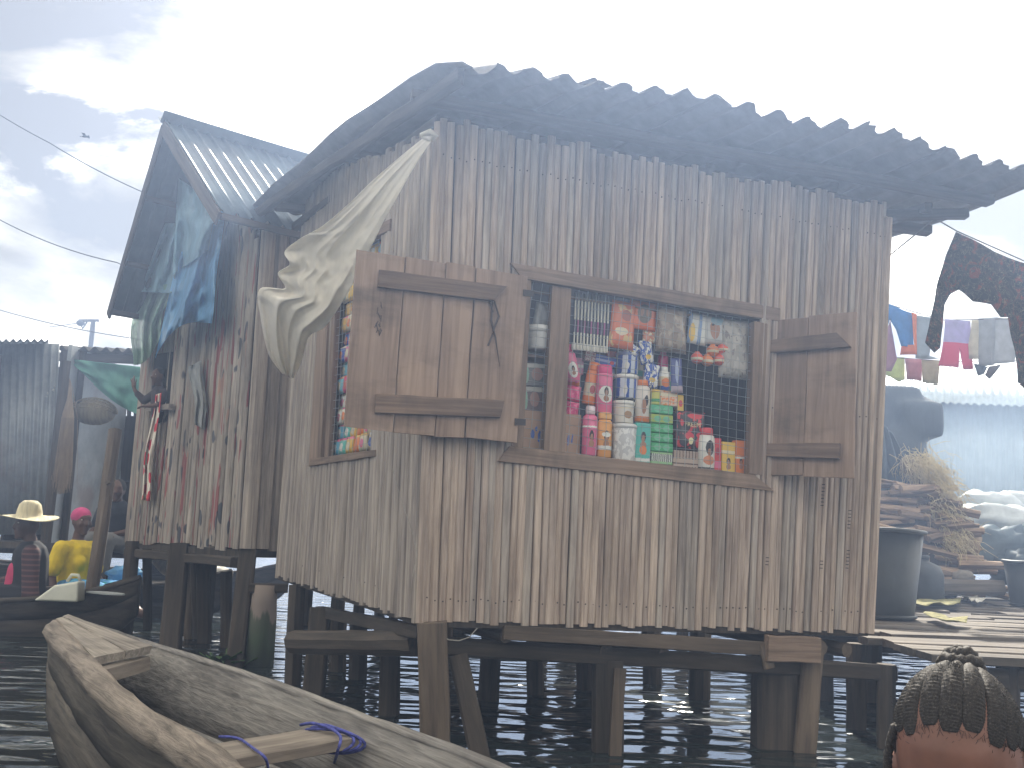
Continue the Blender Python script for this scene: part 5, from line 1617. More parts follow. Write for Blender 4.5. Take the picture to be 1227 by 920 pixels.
limb(mb, [(0, .185, .45), (.04, .23, .20), (.24, .14, .10)], [.05, .042, .030]); hand(mb, (.25, .13, .10), (.9, -.4, -.1), (0, 0, -1), 1.0, .4, -1)
for sg in (-1, 1): limb(mb, [(0, sg * .09, .06), (.42, sg * .13, .08), (.70, sg * .10, -.09), (.80, sg * .10, -.10)], [.10, .07, .045, .04])
bw = remesh(mb.build('body', M['skin'], pw, True, mw), .011, 3)
eyes(at, bw, 1, mw, Rh)
def f_(mb):
    limb(mb, [(0, 0, .10), (0, 0, .25), (.01, 0, .40)], [.155, .142, .142]); limb(mb, [(0, -.13, .445), (0, .13, .445)], [.074, .074])
    limb(mb, [(0, -.185, .45), (-.015, -.232, .26)], [.072, .074]); limb(mb, [(0, .185, .45), (.03, .225, .26)], [.072, .074])
    for sg in (-1, 1): mb.ell((.10, sg * .06, .32), (.07, .065, .075))
wear('t_shirt', cloth('yellow_jersey', (.85, .62, .02), trans=.1), pw, mw, f_)
def f_(mb):
    limb(mb, [(-.02, 0, .03), (0, 0, .10)], [.165, .16])
    for sg in (-1, 1): limb(mb, [(.05, sg * .08, .05), (.42, sg * .13, .08), (.56, sg * .11, -.02)], [.14, .10, .08])
def wrapmat():
    m, t, b = newmat('blue_wrapper')
    g = ntex(t, coords(t, (1, 1, 1), False), 12, 3, .5, 1); cc = ramp(t, g, [(.4, (.05, .22, .48)), (.55, (.10, .34, .60)), (.66, (.06, .40, .36))])
    t.links.new(cc, b.inputs['Base Color']); b.inputs['Roughness'].default_value = .85
    return m
wear('wrapper', wrapmat(), pw, mw, f_)
def f_(mb):
    mb.ell((.012, 0, .742), (.106, .088, .085), Rh); mb.ell((-.055, .02, .74), (.06, .06, .055), Rh)
wear('headwrap', cloth('pink_headwrap', (.66, .08, .24), trans=.1), pw, mw, f_)

# --- person in the straw hat
hl = pt(34, 690, 8.25); hl.z = .20
mw = mw_(hl, R(205), 1.0)
ph_ = thing('person', 'person in a wide straw hat with pink vest paddling the dark canoe', 'person', hl)
Rh = Matrix.Rotation(R(10), 3, 'Z')
mb = MB()
at = headshapes(mb, (.05, 0, .66), .95, Rh); limb(mb, [(0, 0, .48), (.03, 0, .58)], [.055, .05])
limb(mb, [(-.02, 0, .06), (-.01, 0, .25), (0, 0, .40)], [.13, .12, .12]); limb(mb, [(0, -.14, .43), (0, .14, .43)], [.058, .058])
limb(mb, [(0, .185, .43), (-.02, .23, .18), (-.04, .24, -.0)], [.05, .042, .032]); hand(mb, (-.04, .24, -.02), (0, 0, -1), (0, -1, 0), 1, .6, 1)
limb(mb, [(0, -.185, .43), (.10, -.22, .20), (.28, -.16, .12)], [.05, .042, .032]); hand(mb, (.29, -.155, .12), (1, .2, 0), (0, 0, -1), 1, .8, 1)
for sg in (-1, 1): limb(mb, [(0, sg * .09, .06), (.40, sg * .12, .10), (.66, sg * .10, -.08)], [.10, .07, .045])
bh = remesh(mb.build('body', M['skin'], ph_, True, mw), .011, 3); eyes(at, bh, .95, mw, Rh)
def sleevemat():
    m, t, b = newmat('striped_maroon_cloth')
    tc = nd(t, 'ShaderNodeTexCoord'); sp = nd(t, 'ShaderNodeSeparateXYZ'); t.links.new(tc.outputs['Object'], sp.inputs[0])
    s_ = nd(t, 'ShaderNodeMath', operation='MULTIPLY'); s_.inputs[1].default_value = 150; t.links.new(sp.outputs['Z'], s_.inputs[0])
    s2 = nd(t, 'ShaderNodeMath', operation='SINE'); t.links.new(s_.outputs[0], s2.inputs[0])
    cc = ramp(t, s2.outputs[0], [(.1, (.05, .022, .028)), (.8, (.13, .065, .062))])
    t.links.new(cc, b.inputs['Base Color']); b.inputs['Roughness'].default_value = .9
    return m
def f_(mb):
    limb(mb, [(0, .185, .43), (-.02, .235, .18), (-.04, .245, .04)], [.072, .064, .07]); limb(mb, [(0, -.185, .43), (.10, -.225, .20), (.2, -.19, .16)], [.072, .064, .055])
wear('sleeves', sleevemat(), ph_, mw, f_)
def f_(mb):
    limb(mb, [(-.02, 0, .06), (-.01, 0, .25), (0, 0, .40)], [.155, .142, .14]); limb(mb, [(0, -.15, .435), (0, .15, .435)], [.07, .07])
    for sg in (-1, 1): limb(mb, [(.02, sg * .09, .06), (.40, sg * .12, .10), (.55, sg * .11, .0)], [.125, .09, .07])
wear('dark_tunic', plain('black_cloth', (.022, .022, .028), .9), ph_, mw, f_)
def f_(mb):
    limb(mb, [(.10, .0, .14), (.09, .0, .30)], [.075, .07]); mb.ell((.12, .0, .10), (.09, .14, .06))
wear('pink_vest', cloth('pink_vest', (.62, .06, .16), trans=.1), ph_, mw, f_)
def f_(mb): mb.ell((.24, .02, .02), (.16, .15, .07)); mb.ell((-.10, .12, .0), (.10, .12, .06))
wear('orange_wrapper', cloth('orange_wrapper', (.46, .10, .04), trans=.1), ph_, mw, f_)
hat = MB(); hat.lathe([(.001, .118), (.05, .114), (.082, .085), (.095, .03), (.10, .0), (.16, -.012), (.215, -.022), (.225, -.020), (.225, -.026), (.16, -.018), (.097, -.008), (.09, .03), (.075, .08), (.001, .108)], 28)
for v in hat.v: v.z += .012 * math.sin(math.atan2(v.y, v.x) * 2 + .7) * max(0, v.xy.length - .1) / .1
ho = hat.build('straw_hat', strawmat('straw_hat', (.72, .64, .42)), None, True, mw @ Matrix.Translation((.045, 0, .735)) @ Matrix.Rotation(R(-3), 4, 'X'))
tag(ho, 'wide-brimmed cream straw hat worn by the paddler in the dark canoe', 'hat')

# --- person sitting in the shade
sl = pt(142, 640, 10.6); sl.z = .62
mw = mw_(sl, R(-100), .95)
ps = thing('person', 'barefoot person in grey trousers sitting in the shade behind the mooring pole', 'person', sl)
mb = MB()
Rh = Matrix.Rotation(R(25), 3, 'Z')
at = headshapes(mb, (.12, 0, .64), 1, Rh); limb(mb, [(.06, 0, .46), (.10, 0, .56)], [.055, .05])
limb(mb, [(0, 0, .08), (.02, 0, .25), (.05, 0, .40)], [.135, .12, .12]); limb(mb, [(.05, -.14, .42), (.05, .14, .42)], [.056, .056])
for sg in (-1, 1):
    limb(mb, [(.05, sg * .185, .42), (.12, sg * .22, .20), (.32, sg * .14, .16)], [.05, .042, .03]); hand(mb, (.33, sg * .135, .16), (1, -.2 * sg, -.2), (0, 0, -1), 1, .5, sg)
    limb(mb, [(0, sg * .09, .07), (.42, sg * .11, .09), (.42, sg * .11, -.32)], [.10, .07, .042]); limb(mb, [(.42, sg * .11, -.33), (.58, sg * .12, -.36)], [.04, .028])
remesh(mb.build('body', M['skin'], ps, True, mw), .012, 3)
def f_(mb):
    limb(mb, [(0, 0, .08), (.02, 0, .25), (.05, 0, .40)], [.155, .14, .14]); limb(mb, [(.05, -.14, .42), (.05, .14, .42)], [.072, .072])
    for sg in (-1, 1): limb(mb, [(.05, sg * .185, .42), (.11, sg * .215, .24)], [.07, .06])
wear('shirt', plain('navy_cloth', (.025, .028, .04), .9), ps, mw, f_, .012)
def f_(mb):
    for sg in (-1, 1): limb(mb, [(0, sg * .09, .07), (.42, sg * .11, .09), (.43, sg * .11, -.22)], [.125, .095, .075])
wear('trousers', plain('grey_trousers', (.17, .17, .17), .9), ps, mw, f_, .012)
def f_(mb): mb.ell((.09, 0, .665), (.10, .08, .10), Rh)
wear('hair', M['hair'], ps, mw, f_, .012)

# --- child waving from the hut window
ch = gpt(193, 486, .02); mw = mw_(ch + HG.n * .02, math.atan2(HG.n.y, HG.n.x) + R(12), .60)
pc = thing('person', 'small child waving from the hut window above the flowered cloth', 'person', ch)
Rh = Matrix.Rotation(R(6), 3, 'Z')
mb = MB()
at = headshapes(mb, (.05, 0, .40), 1.0, Rh); limb(mb, [(.0, 0, .22), (.03, 0, .30)], [.05, .05])
limb(mb, [(-.05, 0, -.10), (-.02, 0, .08), (0, 0, .17)], [.12, .11, .10]); limb(mb, [(0, -.11, .18), (0, .11, .18)], [.05, .05])
limb(mb, [(0, -.13, .18), (.10, -.24, .06), (.16, -.38, .22)], [.046, .04, .03]); hand(mb, (.165, -.39, .24), (.05, -.35, .95), (1, .1, 0), 1.2, -.05, 1, .5)
limb(mb, [(0, .13, .18), (.08, .17, .0), (.18, .08, -.03)], [.046, .04, .03]); hand(mb, (.19, .07, -.03), (.6, -.7, -.1), (0, 0, -1), 1.1, .5, -1)
b_ = remesh(mb.build('body', M['skin'], pc, True, mw), .012, 3); eyes(at, b_, 1, mw, Rh)
def f_(mb):
    limb(mb, [(-.05, 0, -.10), (-.02, 0, .08), (0, 0, .17)], [.14, .13, .12]); limb(mb, [(0, -.11, .18), (0, .11, .18)], [.064, .064]); limb(mb, [(0, -.13, .18), (.09, -.23, .07), (.14, -.34, .17)], [.062, .056, .045]); limb(mb, [(0, .13, .18), (.08, .17, .0)], [.062, .052])
wear('shirt', plain('dark_shirt', (.05, .042, .05), .9), pc, mw, f_, .012)
def f_(mb): mb.ell((.028, 0, .435), (.098, .079, .088), Rh)
wear('hair', M['hair'], pc, mw, f_, .012)
# window ledge under the child and a black panel painted as the opening's shade
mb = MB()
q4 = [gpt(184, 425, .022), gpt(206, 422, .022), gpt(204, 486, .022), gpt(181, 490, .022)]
mb.hexa(q4 + [x - HG.n * .012 for x in q4]); mb.build('dark_opening_panel', plain('unlit_gap', (.01, .01, .012), .95), hut)
rod('window_ledge', gpt(180, 489, .05), gpt(206, 487, .05), CHAM(.05, .05, .005), V((0, 0, 1)), M['batten_grey'], hut, 3, .002)
# ================================================================== girl in the foreground
gc = pt(1149, 898, 1.25)
gtilt = R(16)
MG = Matrix.Translation(gc) @ Matrix.Rotation(R(150), 4, 'Z') @ Matrix.Rotation(-gtilt, 4, 'X')     # local +y: the face looks that way
girl = thing('person', 'young girl with braided cornrows and a topknot in the near right corner', 'person', (gc.x, gc.y, .2))
M['girl_skin'] = plain('girl_skin', (.185, .085, .060), .48, .10, 20, .05, spec=.45)
ER = (.0705, .088, .098)
# local axes of the head: x = lateral, y = toward the camera (face), z = up
mb = MB()
mb.ell((0, 0, 0), ER, None, 28, 20)
mb.ell((0, .012, -.055), (.058, .066, .070), None, 20, 14)
mb.ell((0, .040, .022), (.054, .046, .040), None, 20, 14)
mb.caps((0, .082, -.030), (0, .098, -.060), .008, .013, 10); mb.ell((0, .092, -.063), (.019, .012, .010))
mb.ell((0, .080, -.090), (.024, .014, .006)); mb.ell((0, .078, -.100), (.021, .014, .007)); mb.ell((0, .062, -.122), (.024, .02, .016))
mb.ell((0, .082, -.010), (.046, .010, .009))
for sg in (-1, 1):
    mb.ell((sg * .074, -.006, -.045), (.010, .020, .031)); mb.ell((sg * .036, .062, -.055), (.026, .024, .026))
    mb.ell((sg * .070, .004, -.05), (.008, .012, .02))
limb(mb, [(0, -.02, -.10), (0, -.035, -.185)], [.036, .038])
Rg = MG.to_3x3().inverted()
wl2 = lambda v: MG.inverted() @ V(v)           # world -> head frame
SHZ = gc.z - .245
bx = gc + V((0, .05, 0))
P_ = lambda x, y, z: wl2((bx.x + x, bx.y + y, z))
limb(mb, [P_(0, 0, SHZ + .06), P_(0, .0, SHZ - .02)], [.040, .06]); limb(mb, [P_(-.09, 0, SHZ), P_(.09, 0, SHZ)], [.038, .038])
limb(mb, [P_(0, 0, SHZ - .05), P_(0, .01, SHZ - .2), P_(0, .02, .20)], [.085, .078, .09])
for sg in (-1, 1):
    limb(mb, [P_(sg * .115, 0, SHZ), P_(sg * .15, -.03, SHZ - .15), P_(sg * .07, -.15, SHZ - .20)], [.032, .027, .020])
    hand(mb, P_(sg * .065, -.155, SHZ - .205), Rg @ V((-sg * .6, -.7, -.3)), Rg @ V((0, 0, -1)), .75, .5, sg)
    limb(mb, [P_(sg * .06, .0, .19), P_(sg * .08, -.22, .20), P_(sg * .08, -.27, -.02)], [.06, .046, .03]); limb(mb, [P_(sg * .08, -.27, -.03), P_(sg * .08, -.36, -.05)], [.028, .02])
gb = remesh(mb.build('body', M['girl_skin'], girl, True, MG), .0045, 6)
for sg in (-1, 1):
    mb = MB(); mb.ell((sg * .031, .0735, -.030), (.0145, .012, .0095), None, 12, 8); e = mb.build('eye', M['eye'], gb, True, MG)
    mb = MB(); mb.ell((sg * .031, .0835, -.030), (.0065, .003, .0065), None, 10, 7); mb.build('pupil', M['pupil'], e, True, MG)
    mb = MB(); mb.tube([(sg * .014, .087, -.010), (sg * .03, .0855, -.004), (sg * .048, .074, -.009)], [.0028, .0032, .0015], 6); mb.build('eyebrow', M['hair'], gb, True, MG)
def f_(mb):
    limb(mb, [P_(0, 0, SHZ - .05), P_(0, .01, SHZ - .2), P_(0, .02, .20)], [.097, .092, .104]); limb(mb, [P_(-.09, 0, SHZ - .005), P_(.09, 0, SHZ - .005)], [.046, .046])
    for sg in (-1, 1): limb(mb, [P_(sg * .115, 0, SHZ), P_(sg * .14, -.02, SHZ - .09)], [.042, .042])
wear('dress', cloth('faded_red_dress', (.40, .12, .12), trans=.1), girl, MG, f_, .008)
# hair: a short cap of roots, then cornrows running back to the topknot
def hairmat():
    m, t, b = newmat('cornrow_hair')
    v = coords(t, (1, 1, 1), False); g = ntex(t, v, 420, 3, .75); g2 = ntex(t, v, 45, 3)
    cc = ramp(t, g, [(.30, (.006, .005, .005)), (.58, (.032, .027, .025)), (.76, (.13, .115, .10))])
    t.links.new(cc, b.inputs['Base Color']); b.inputs['Roughness'].default_value = .72; b.inputs['Specular IOR Level'].default_value = .35
    bump(t, b, g, .5, .0015)
    return m
M['cornrow'] = hairmat()
def onskull(d, k=1.0):
    d = d.normalized()
    r = 1 / math.sqrt((d.x / ER[0]) ** 2 + (d.y / ER[1]) ** 2 + (d.z / ER[2]) ** 2)
    return d * r * k
bun_d = V((.0, -.70, .85)).normalized()
starts = []
NR = 11
for i in range(NR):
    ph = (i - (NR - 1) / 2) / ((NR - 1) / 2) * R(96)
    el = R(39) - abs(math.sin(ph)) ** 2 * R(24) + rnd.uniform(-R(3), R(3))
    s_ = V((math.sin(ph) * math.cos(el), math.cos(ph) * math.cos(el), math.sin(el)))
    starts.append(s_)
hr = None
for i, s_ in enumerate(starts):
    # flat braid hugging the skull
    n_ = 110
    vs, fs = [], []
    end = (bun_d + V((math.sin((i - 5) * .32) * .10, 0, 0))).normalized()
    wmax = .0138
    for j in range(n_ + 1):
        t_ = j / n_
        d = (s_ * (1 - t_) + end * t_).normalized()
        d2 = (s_ * (1 - min(1, t_ + .02)) + end * min(1, t_ + .02)).normalized()
        p = onskull(d, 1.0); q = onskull(d2, 1.0) if t_ < .98 else p + (p - onskull((s_ * (1 - t_ + .02) + end * (t_ - .02)).normalized()))
        tn = (q - p).normalized(); nn_ = V((p.x / ER[0] ** 2, p.y / ER[1] ** 2, p.z / ER[2] ** 2)).normalized(); sd_ = tn.cross(nn_).normalized()
        spread = math.sin(math.acos(max(-1, min(1, d.dot(end)))))
        wd = max(.0035, min(wmax, .0196 * spread)) * (.52 + .48 * min(1, t_ * 6) ** .6) * (1 + .03 * math.sin(j * 1.9 + i))
        br_ = 1 + .02 * math.sin(j * 2.3 + i)
        for k in range(9):
            a = math.pi * k / 8
            ridge = 1 + .15 * math.sin(j * 1.9 + (1.6 if k < 4 else -1.6) + i) * math.sin(a)
            vs.append(p - nn_ * .003 + sd_ * (-math.cos(a) * wd * br_) + nn_ * ((.0028 + .0052 * min(1, .06 + t_ * 3.2)) * math.sin(a) * ridge * 1.15 + .0005))
    for j in range(n_):
        for k in range(8): fs.append((j * 9 + k, j * 9 + k + 1, (j + 1) * 9 + k + 1, (j + 1) * 9 + k))
    fs.append(tuple(range(9))); fs.append(tuple(n_ * 9 + k for k in range(9)))
    mesh_obj('cornrow', vs, fs, M['cornrow'], girl, True, MG)
mb = MB()
for k in range(260):
    ph = rnd.uniform(-1.75, 1.75)
    el = R(39) - abs(math.sin(ph)) ** 2 * R(24) + rnd.gauss(0, R(4.5))
    d0 = V((math.sin(ph) * math.cos(el), math.cos(ph) * math.cos(el), math.sin(el)))
    d1 = (d0 * .9 + bun_d * rnd.uniform(.03, .09) + V((rnd.gauss(0, .03), 0, rnd.gauss(0, .02)))).normalized()
    mb.tube([onskull(d0, .992), onskull((d0 + d1).normalized(), 1.012), onskull(d1, 1.015)], [.0002, .0003, .0002], 3, False)
mb.build('hairline_fuzz', M['hair'], girl, True, MG)['kind'] = 'stuff'
mb = MB()
for k in range(420):
    ph = rnd.uniform(-1.7, 1.7); el = rnd.uniform(R(30), R(95))
    d0 = V((math.sin(ph) * math.cos(el), math.cos(ph) * math.cos(el), math.sin(el)))
    p = onskull(d0, 1.06); q = p + (d0 + V((rnd.gauss(0, .6), rnd.gauss(0, .6), rnd.gauss(0, .6)))) * rnd.uniform(.003, .007)
    mb.tube([p, (p + q) / 2 + V((rnd.gauss(0, .001), rnd.gauss(0, .001), 0)), q], .0002, 3, False)
mb.build('flyaway_hairs', M['hair'], girl, True, MG)['kind'] = 'stuff'
# back of the head
mb = MB(); mb.grid(lambda u_, v_: onskull(V((math.sin(fr(1.55, 4.73, u_)) * math.cos(fr(-.45, 1.2, v_)), math.cos(fr(1.55, 4.73, u_)) * math.cos(fr(-.45, 1.2, v_)), math.sin(fr(-.45, 1.2, v_)))), 1.03 + .012 * math.sin(u_ * 40)), 60, 16)
thick(mb.build('back_hair', M['cornrow'], girl, True, MG), .004)
# topknot: coiled braids
tk0 = onskull(bun_d, 1.0) + bun_d * .002
mb = MB()
ax = bun_d; e1 = V((1, 0, 0)); e2 = ax.cross(e1).normalized()
for ring, (rr_, hh_, th_) in enumerate(((.019, .008, .0095), (.013, .019, .0085), (.005, .024, .008))):
    pts = []; rad = []
    for j in range(49):
        a = 2 * math.pi * j / 48
        pts.append(tk0 + ax * (hh_ + .002 * math.sin(a * 3 + ring)) + e1 * (math.cos(a) * rr_) + e2 * (math.sin(a) * rr_)); rad.append(th_ * (1 + .14 * math.sin(j * 1.57)))
    mb.tube(pts, rad, 8)
tk = mb.build('topknot', M['cornrow'], girl, True, MG)
# hanging side braid with beads
def braid(x0, sgn):
    pts = [V((sgn * .068, .02, .030)), V((sgn * .0755, .030, .0)), V((sgn * .0775, .034, -.03)), V((sgn * .079, .035, -.062))]
    mb = MB()
    for s3 in range(3):
        q = []
        for j in range(41):
            t_ = j / 40; p = V(spl([tuple(x) for x in pts], t_)); a = t_ * 30 + s3 * 2.094
            q.append(p + V((math.cos(a) * .0025, math.sin(a) * .0030, 0)))
        mb.tube(q, .0033, 6)
    o = mb.build('side_braid', M['cornrow'], girl, True, MG)
    for k, c in enumerate(((.75, .74, .76), (.62, .25, .36), (.75, .74, .76))):
        m2 = MB(); m2.lathe([(.002, -.004), (.0048, -.003), (.0052, 0), (.0048, .003), (.002, .004)], 10, pts[-1] + V((sgn * .0005 * k + (.004 if k == 1 else 0), 0, -.006 - .009 * (k if k != 1 else 0))))
        m2.build('bead', pack(c, (), .25), o, True, MG)
braid(0, 1)
# ================================================================== deck and yard on the right
DZ = .50
deck = MB()
dx0, dx1 = 2.05, 9.5
deck.box(((dx0 + dx1) / 2 + .3, 10.6, DZ - .10), (dx1 - dx0 - .6, 11.6, .06))
deck = deck.build('deck', M['dark_wood']); deck['kind'] = 'structure'
y = 4.62
i = 0
while y < 16:
    wd = rnd.uniform(.15, .24) * (1 if y < 9 else 1.6)
    x0 = dx0 + rnd.uniform(-.12, .10) - (.0 if y > 5.2 else .12); x1 = dx1 + rnd.uniform(-.2, .2)
    tl_ = rnd.uniform(-.015, .02); yaw = rnd.uniform(-.03, .03)
    split = rnd.uniform(3.2, 5.2)
    for a, b in ((x0, split - .01), (split + .01, x1)):
        z0 = DZ + rnd.uniform(-.012, .014)
        rod('plank', V((a, y + wd / 2 + yaw * 0, z0 - .018)), V((b, y + wd / 2 + yaw * (b - a), z0 - .018 + rnd.uniform(-.02, .02))), CHAM(wd - .012, .036, .005), V((0, 1, tl_)), M['deck'], deck, 6, .004)
    y += wd; i += 1
for (x, yy) in ((2.35, 4.75), (3.6, 4.8), (4.9, 4.8), (2.4, 6.6), (3.9, 6.7), (2.5, 8.4), (5.5, 6.8), (7, 4.9), (7, 7)):
    rod('post', V((x, yy, DZ - .05)), V((x + rnd.uniform(-.06, .06), yy, -.7)), RND(rnd.uniform(.05, .075), 9), V((1, 0, 0)), M['post'], deck, 5, .004)
rod('beam', V((2.0, 4.74, DZ - .10)), V((9, 4.80, DZ - .10)), CHAM(.09, .07, .01), V((0, 0, 1)), M['post'], deck, 8, .004)
rod('beam', V((2.0, 6.6, DZ - .14)), V((9, 6.7, DZ - .14)), CHAM(.09, .07, .01), V((0, 0, 1)), M['post'], deck, 8, .004)

M['black_plastic'] = plain('black_plastic', (.030, .036, .042), .45, .2, 5, .05)
def bucket(label, px, py, h, r, Y=None, mat='black_plastic', dark=True):
    p = ptz(px, py, DZ + .01)
    if Y: p = pt(px, py, Y); p.z = DZ + .01
    o = thing('bucket', label, 'bucket', p)
    mm = Matrix.Translation(p)
    mb = MB(); mb.lathe([(.01, .012), (r * .74, .006), (r * .76, 0), (r * .78, .03), (r * .97, h * .96), (r * .90, h * .95), (r * .72, .04), (.01, .03)], 28); mb.build('body', M[mat], o, True, mm)
    mb = MB()
    pts = [V((math.cos(a) * r * .99, math.sin(a) * r * .99, h * .965 + .004 * math.sin(a * 3))) for a in [2 * math.pi * k / 36 for k in range(37)]]
    mb.tube(pts, .016, 8); mb.build('rim', M[mat], o, True, mm)
    mb = MB()
    pts = [V((math.cos(a) * r * .80, math.sin(a) * r * .80, .02)) for a in [2 * math.pi * k / 36 for k in range(37)]]
    mb.tube(pts, .012, 8); mb.build('foot_ring', M[mat], o, True, mm)
    return o
bucket('large black plastic tub on the deck against the shop edge', 1044, 737, .60, .35, 6.9)
bucket('black bucket cut off by the right edge of the view', 1240, 722, .42, .26, 9.3)
jd = pt(1106, 712, 9.2); jd.z = DZ
jr = thing('jerrycan', 'rounded dark drum on the deck behind the large tub', 'drum', jd)
mb = MB(); mb.lathe([(.17, 0), (.18, .02), (.18, .26), (.15, .34), (.06, .38), (.055, .40)], 20); mb.build('body', M['black_plastic'], jr, True, Matrix.Translation(jd))
mb = MB(); mb.lathe([(.06, .40), (.06, .43), (.05, .435)], 12); mb.build('cap', M['black_plastic'], jr, True, Matrix.Translation(jd))

# firewood heap
fp = pt(1098, 660, 10.2); fp.z = DZ
heap = thing('firewood_pile', 'heap of split firewood stacked behind the black tub', 'firewood', fp)
for k in range(150):
    lv = k / 150
    x = rnd.uniform(-.9, .66) * (1 - .5 * lv); z = DZ + .05 + lv * 1.1 + rnd.uniform(-.03, .03); yy = fp.y - .35 + rnd.uniform(-.08, .25) + .35 * lv
    a = rnd.uniform(-.55, .55); Ln = rnd.uniform(.22, .5)
    d = V((math.cos(a), math.sin(a) * .8, rnd.uniform(-.22, .22))).normalized()
    r = rnd.uniform(.022, .048)
    c = V((fp.x + x, yy, z))
    prof = RND(r, 7) if rnd.random() < .4 else [(-r, -r * .6), (r, -r * .7), (r * .7, r * .4), (0, r)]
    rod('log', c - d * Ln / 2, c + d * Ln / 2, prof, V((0, 0, 1)), M['firewood'], heap, 3, .004, rnd.uniform(.8, 1))
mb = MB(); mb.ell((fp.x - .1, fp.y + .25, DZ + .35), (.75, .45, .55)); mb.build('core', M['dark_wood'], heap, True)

# dark covered stack with hanging sheet
cs = pt(1080, 600, 11.0)
mb = MB()
zt = lambda py: pt(1080, py, 11.0).z
X_ = lambda px, py=520: pt(px, py, 11.0).x
mb.box(((X_(1030) + X_(1100)) / 2, 11.1, (zt(462) + zt(620)) / 2), (X_(1100) - X_(1030), .5, zt(462) - zt(620)))
mb.box(((X_(1070) + X_(1122)) / 2, 11.0, (zt(482) + zt(524)) / 2), (X_(1122) - X_(1070), .55, zt(482) - zt(524)))
mb.ell((X_(1075), 11.05, zt(560)), (.36, .4, .55)); mb.ell((X_(1106), 11.0, zt(500)), (.16, .3, .24))
co = remesh(mb.build('covered_stack', plastic('dark_tarp', (.035, .055, .075), .5, .1, 1.0, .3), None, True), .045, 10)
tag(co, 'tall stack under a dark tarpaulin behind the firewood', 'tarpaulin')
rod('prop', V((X_(1050), 11.2, DZ)), V((X_(1050), 11.2, zt(470))), RND(.04, 8), V((1, 0, 0)), M['post'], co, 4, .003)
def f_(u_, v_):
    p = pt(fr(1052, 1070, u_) + v_ * fr(0, 45, u_), fr(500, 520, u_) + v_ * fr(92, 72, u_), 10.55)
    return p + V((0, .06 * math.sin(u_ * 20 + v_ * 3) * (.4 + v_), 0))
mb = MB(); mb.grid(f_, 40, 20)
tag(thick(mb.build('hanging_sheet', plastic('smoky_sheet', (.13, .17, .20), .5, .3, 1, .3), None, True), .003), 'grey-blue plastic sheet draped down the front of the dark stack', 'plastic sheet')

# straw / netting heap glowing in the sun
sm = strawmat('dry_net_fibre', (.72, .60, .36))
spine = [pt(1108, 545, 10.3), pt(1124, 562, 10.3), pt(1136, 590, 10.25), pt(1142, 620, 10.2), pt(1150, 645, 10.1)]
mb = MB()
for k in range(2600):
    t_ = rnd.random(); c = V(spl([tuple(p) for p in spine], t_)) + V((rnd.gauss(-.09, .10), rnd.gauss(0, .1), rnd.gauss(-.04, .07)))
    d = V((rnd.gauss(.5, .5), rnd.gauss(0, .5), rnd.gauss(-.9, .5))).normalized(); Ln = rnd.uniform(.06, .22)
    e = c + d * Ln; m_ = (c + e) / 2 + V((rnd.gauss(0, .02), rnd.gauss(0, .02), rnd.uniform(0, .03)))
    mb.tube([c, m_, e], [.0028, .0028, .0015], 3, False)
so = mb.build('dry_net', sm); tag(so, 'fluffy heap of dry golden net fibre beside the firewood', 'net', kind='stuff')
mb = MB(); 
for t_ in (0, .25, .5, .75, 1): mb.ell(V(spl([tuple(p) for p in spine], t_)) + V((-.13, .08, -.10)), (.10, .10, .11))
tag(remesh(mb.build('net_bundle', strawmat('packed_net', (.34, .27, .16)), None, True), .03, 4), 'packed brown net bundle inside the golden fibre heap', 'net')

# sacks and odds on the deck
SW = plastic('white_sack', (.66, .68, .66), .55, .15, 1, .15)
for k, (px, py, Y, r, lb) in enumerate(((1180, 606, 11.6, (.34, .3, .17), 'upper left white sack of the heap on the right'), (1222, 604, 11.7, (.26, .3, .15), 'upper right white sack of the heap by the picture edge'), (1195, 628, 11.2, (.46, .34, .22), 'large white sack across the front of the heap'), (1250, 640, 11.0, (.30, .3, .26), 'white sack mostly beyond the right picture edge'))):
    lump('sack', lb, pt(px, py, Y), r, SW, 'sack', k + 1, 2.6, 2.2, .28, 'white sacks heaped on the right')
DT = plastic('dark_scrap', (.07, .10, .12), .6, .1, 1, .4)
lump('scrap_heap', 'dark heap of crumpled plastic below the white sacks', pt(1196, 662, 10.7), (.62, .3, .26), DT, 'heap', 8, 2.2, 3.2, .4)
lump('scrap_heap', 'smaller dark heap near the right bucket', pt(1228, 682, 10.4), (.32, .3, .20), DT, 'heap', 11, 2.2, 3.2, .4)
lump('crumpled_paper', 'brown crumpled cardboard leaning on the dark heap', pt(1160, 650, 10.2), (.12, .08, .14), plain('cardboard', (.36, .26, .16), .8), 'cardboard', 12, 2, 3, .5)
lump('stone', 'round stone sitting on a thick board on the deck', pt(1154, 691, 9.6), (.10, .09, .07), plain('stone', (.22, .20, .18), .9, .15, 12, .4), 'stone', 4, 2, 2, .2)
tag(rod('board', pt(1118, 702, 9.5), pt(1196, 703, 9.5), CHAM(.30, .13, .03), V((0, 1, 0)), M['deck'], None, 5, .006), 'thick round-ended board lying on the deck', 'board')
def flatrag(name, label, pts, mat, amp=.02, cat='rag', Yf=None):
    ws = [ptz(a, b, DZ + .03) for a, b in pts]
    bm = bmesh.new(); bm.faces.new([bm.verts.new(w_) for w_ in ws])
    bmesh.ops.triangulate(bm, faces=bm.faces[:]); bmesh.ops.subdivide_edges(bm, edges=bm.edges[:], cuts=4, use_grid_fill=True)
    for v in bm.verts: v.co.z += abs(amp * 2.2 * noise.noise(v.co * 5)) + .012
    me = bpy.data.meshes.new(name); bm.to_mesh(me); bm.free(); me.materials.append(mat)
    for p in me.polygons: p.use_smooth = True
    o = bpy.data.objects.new(name, me); link(o); thick(o, .004); return tag(o, label, cat)
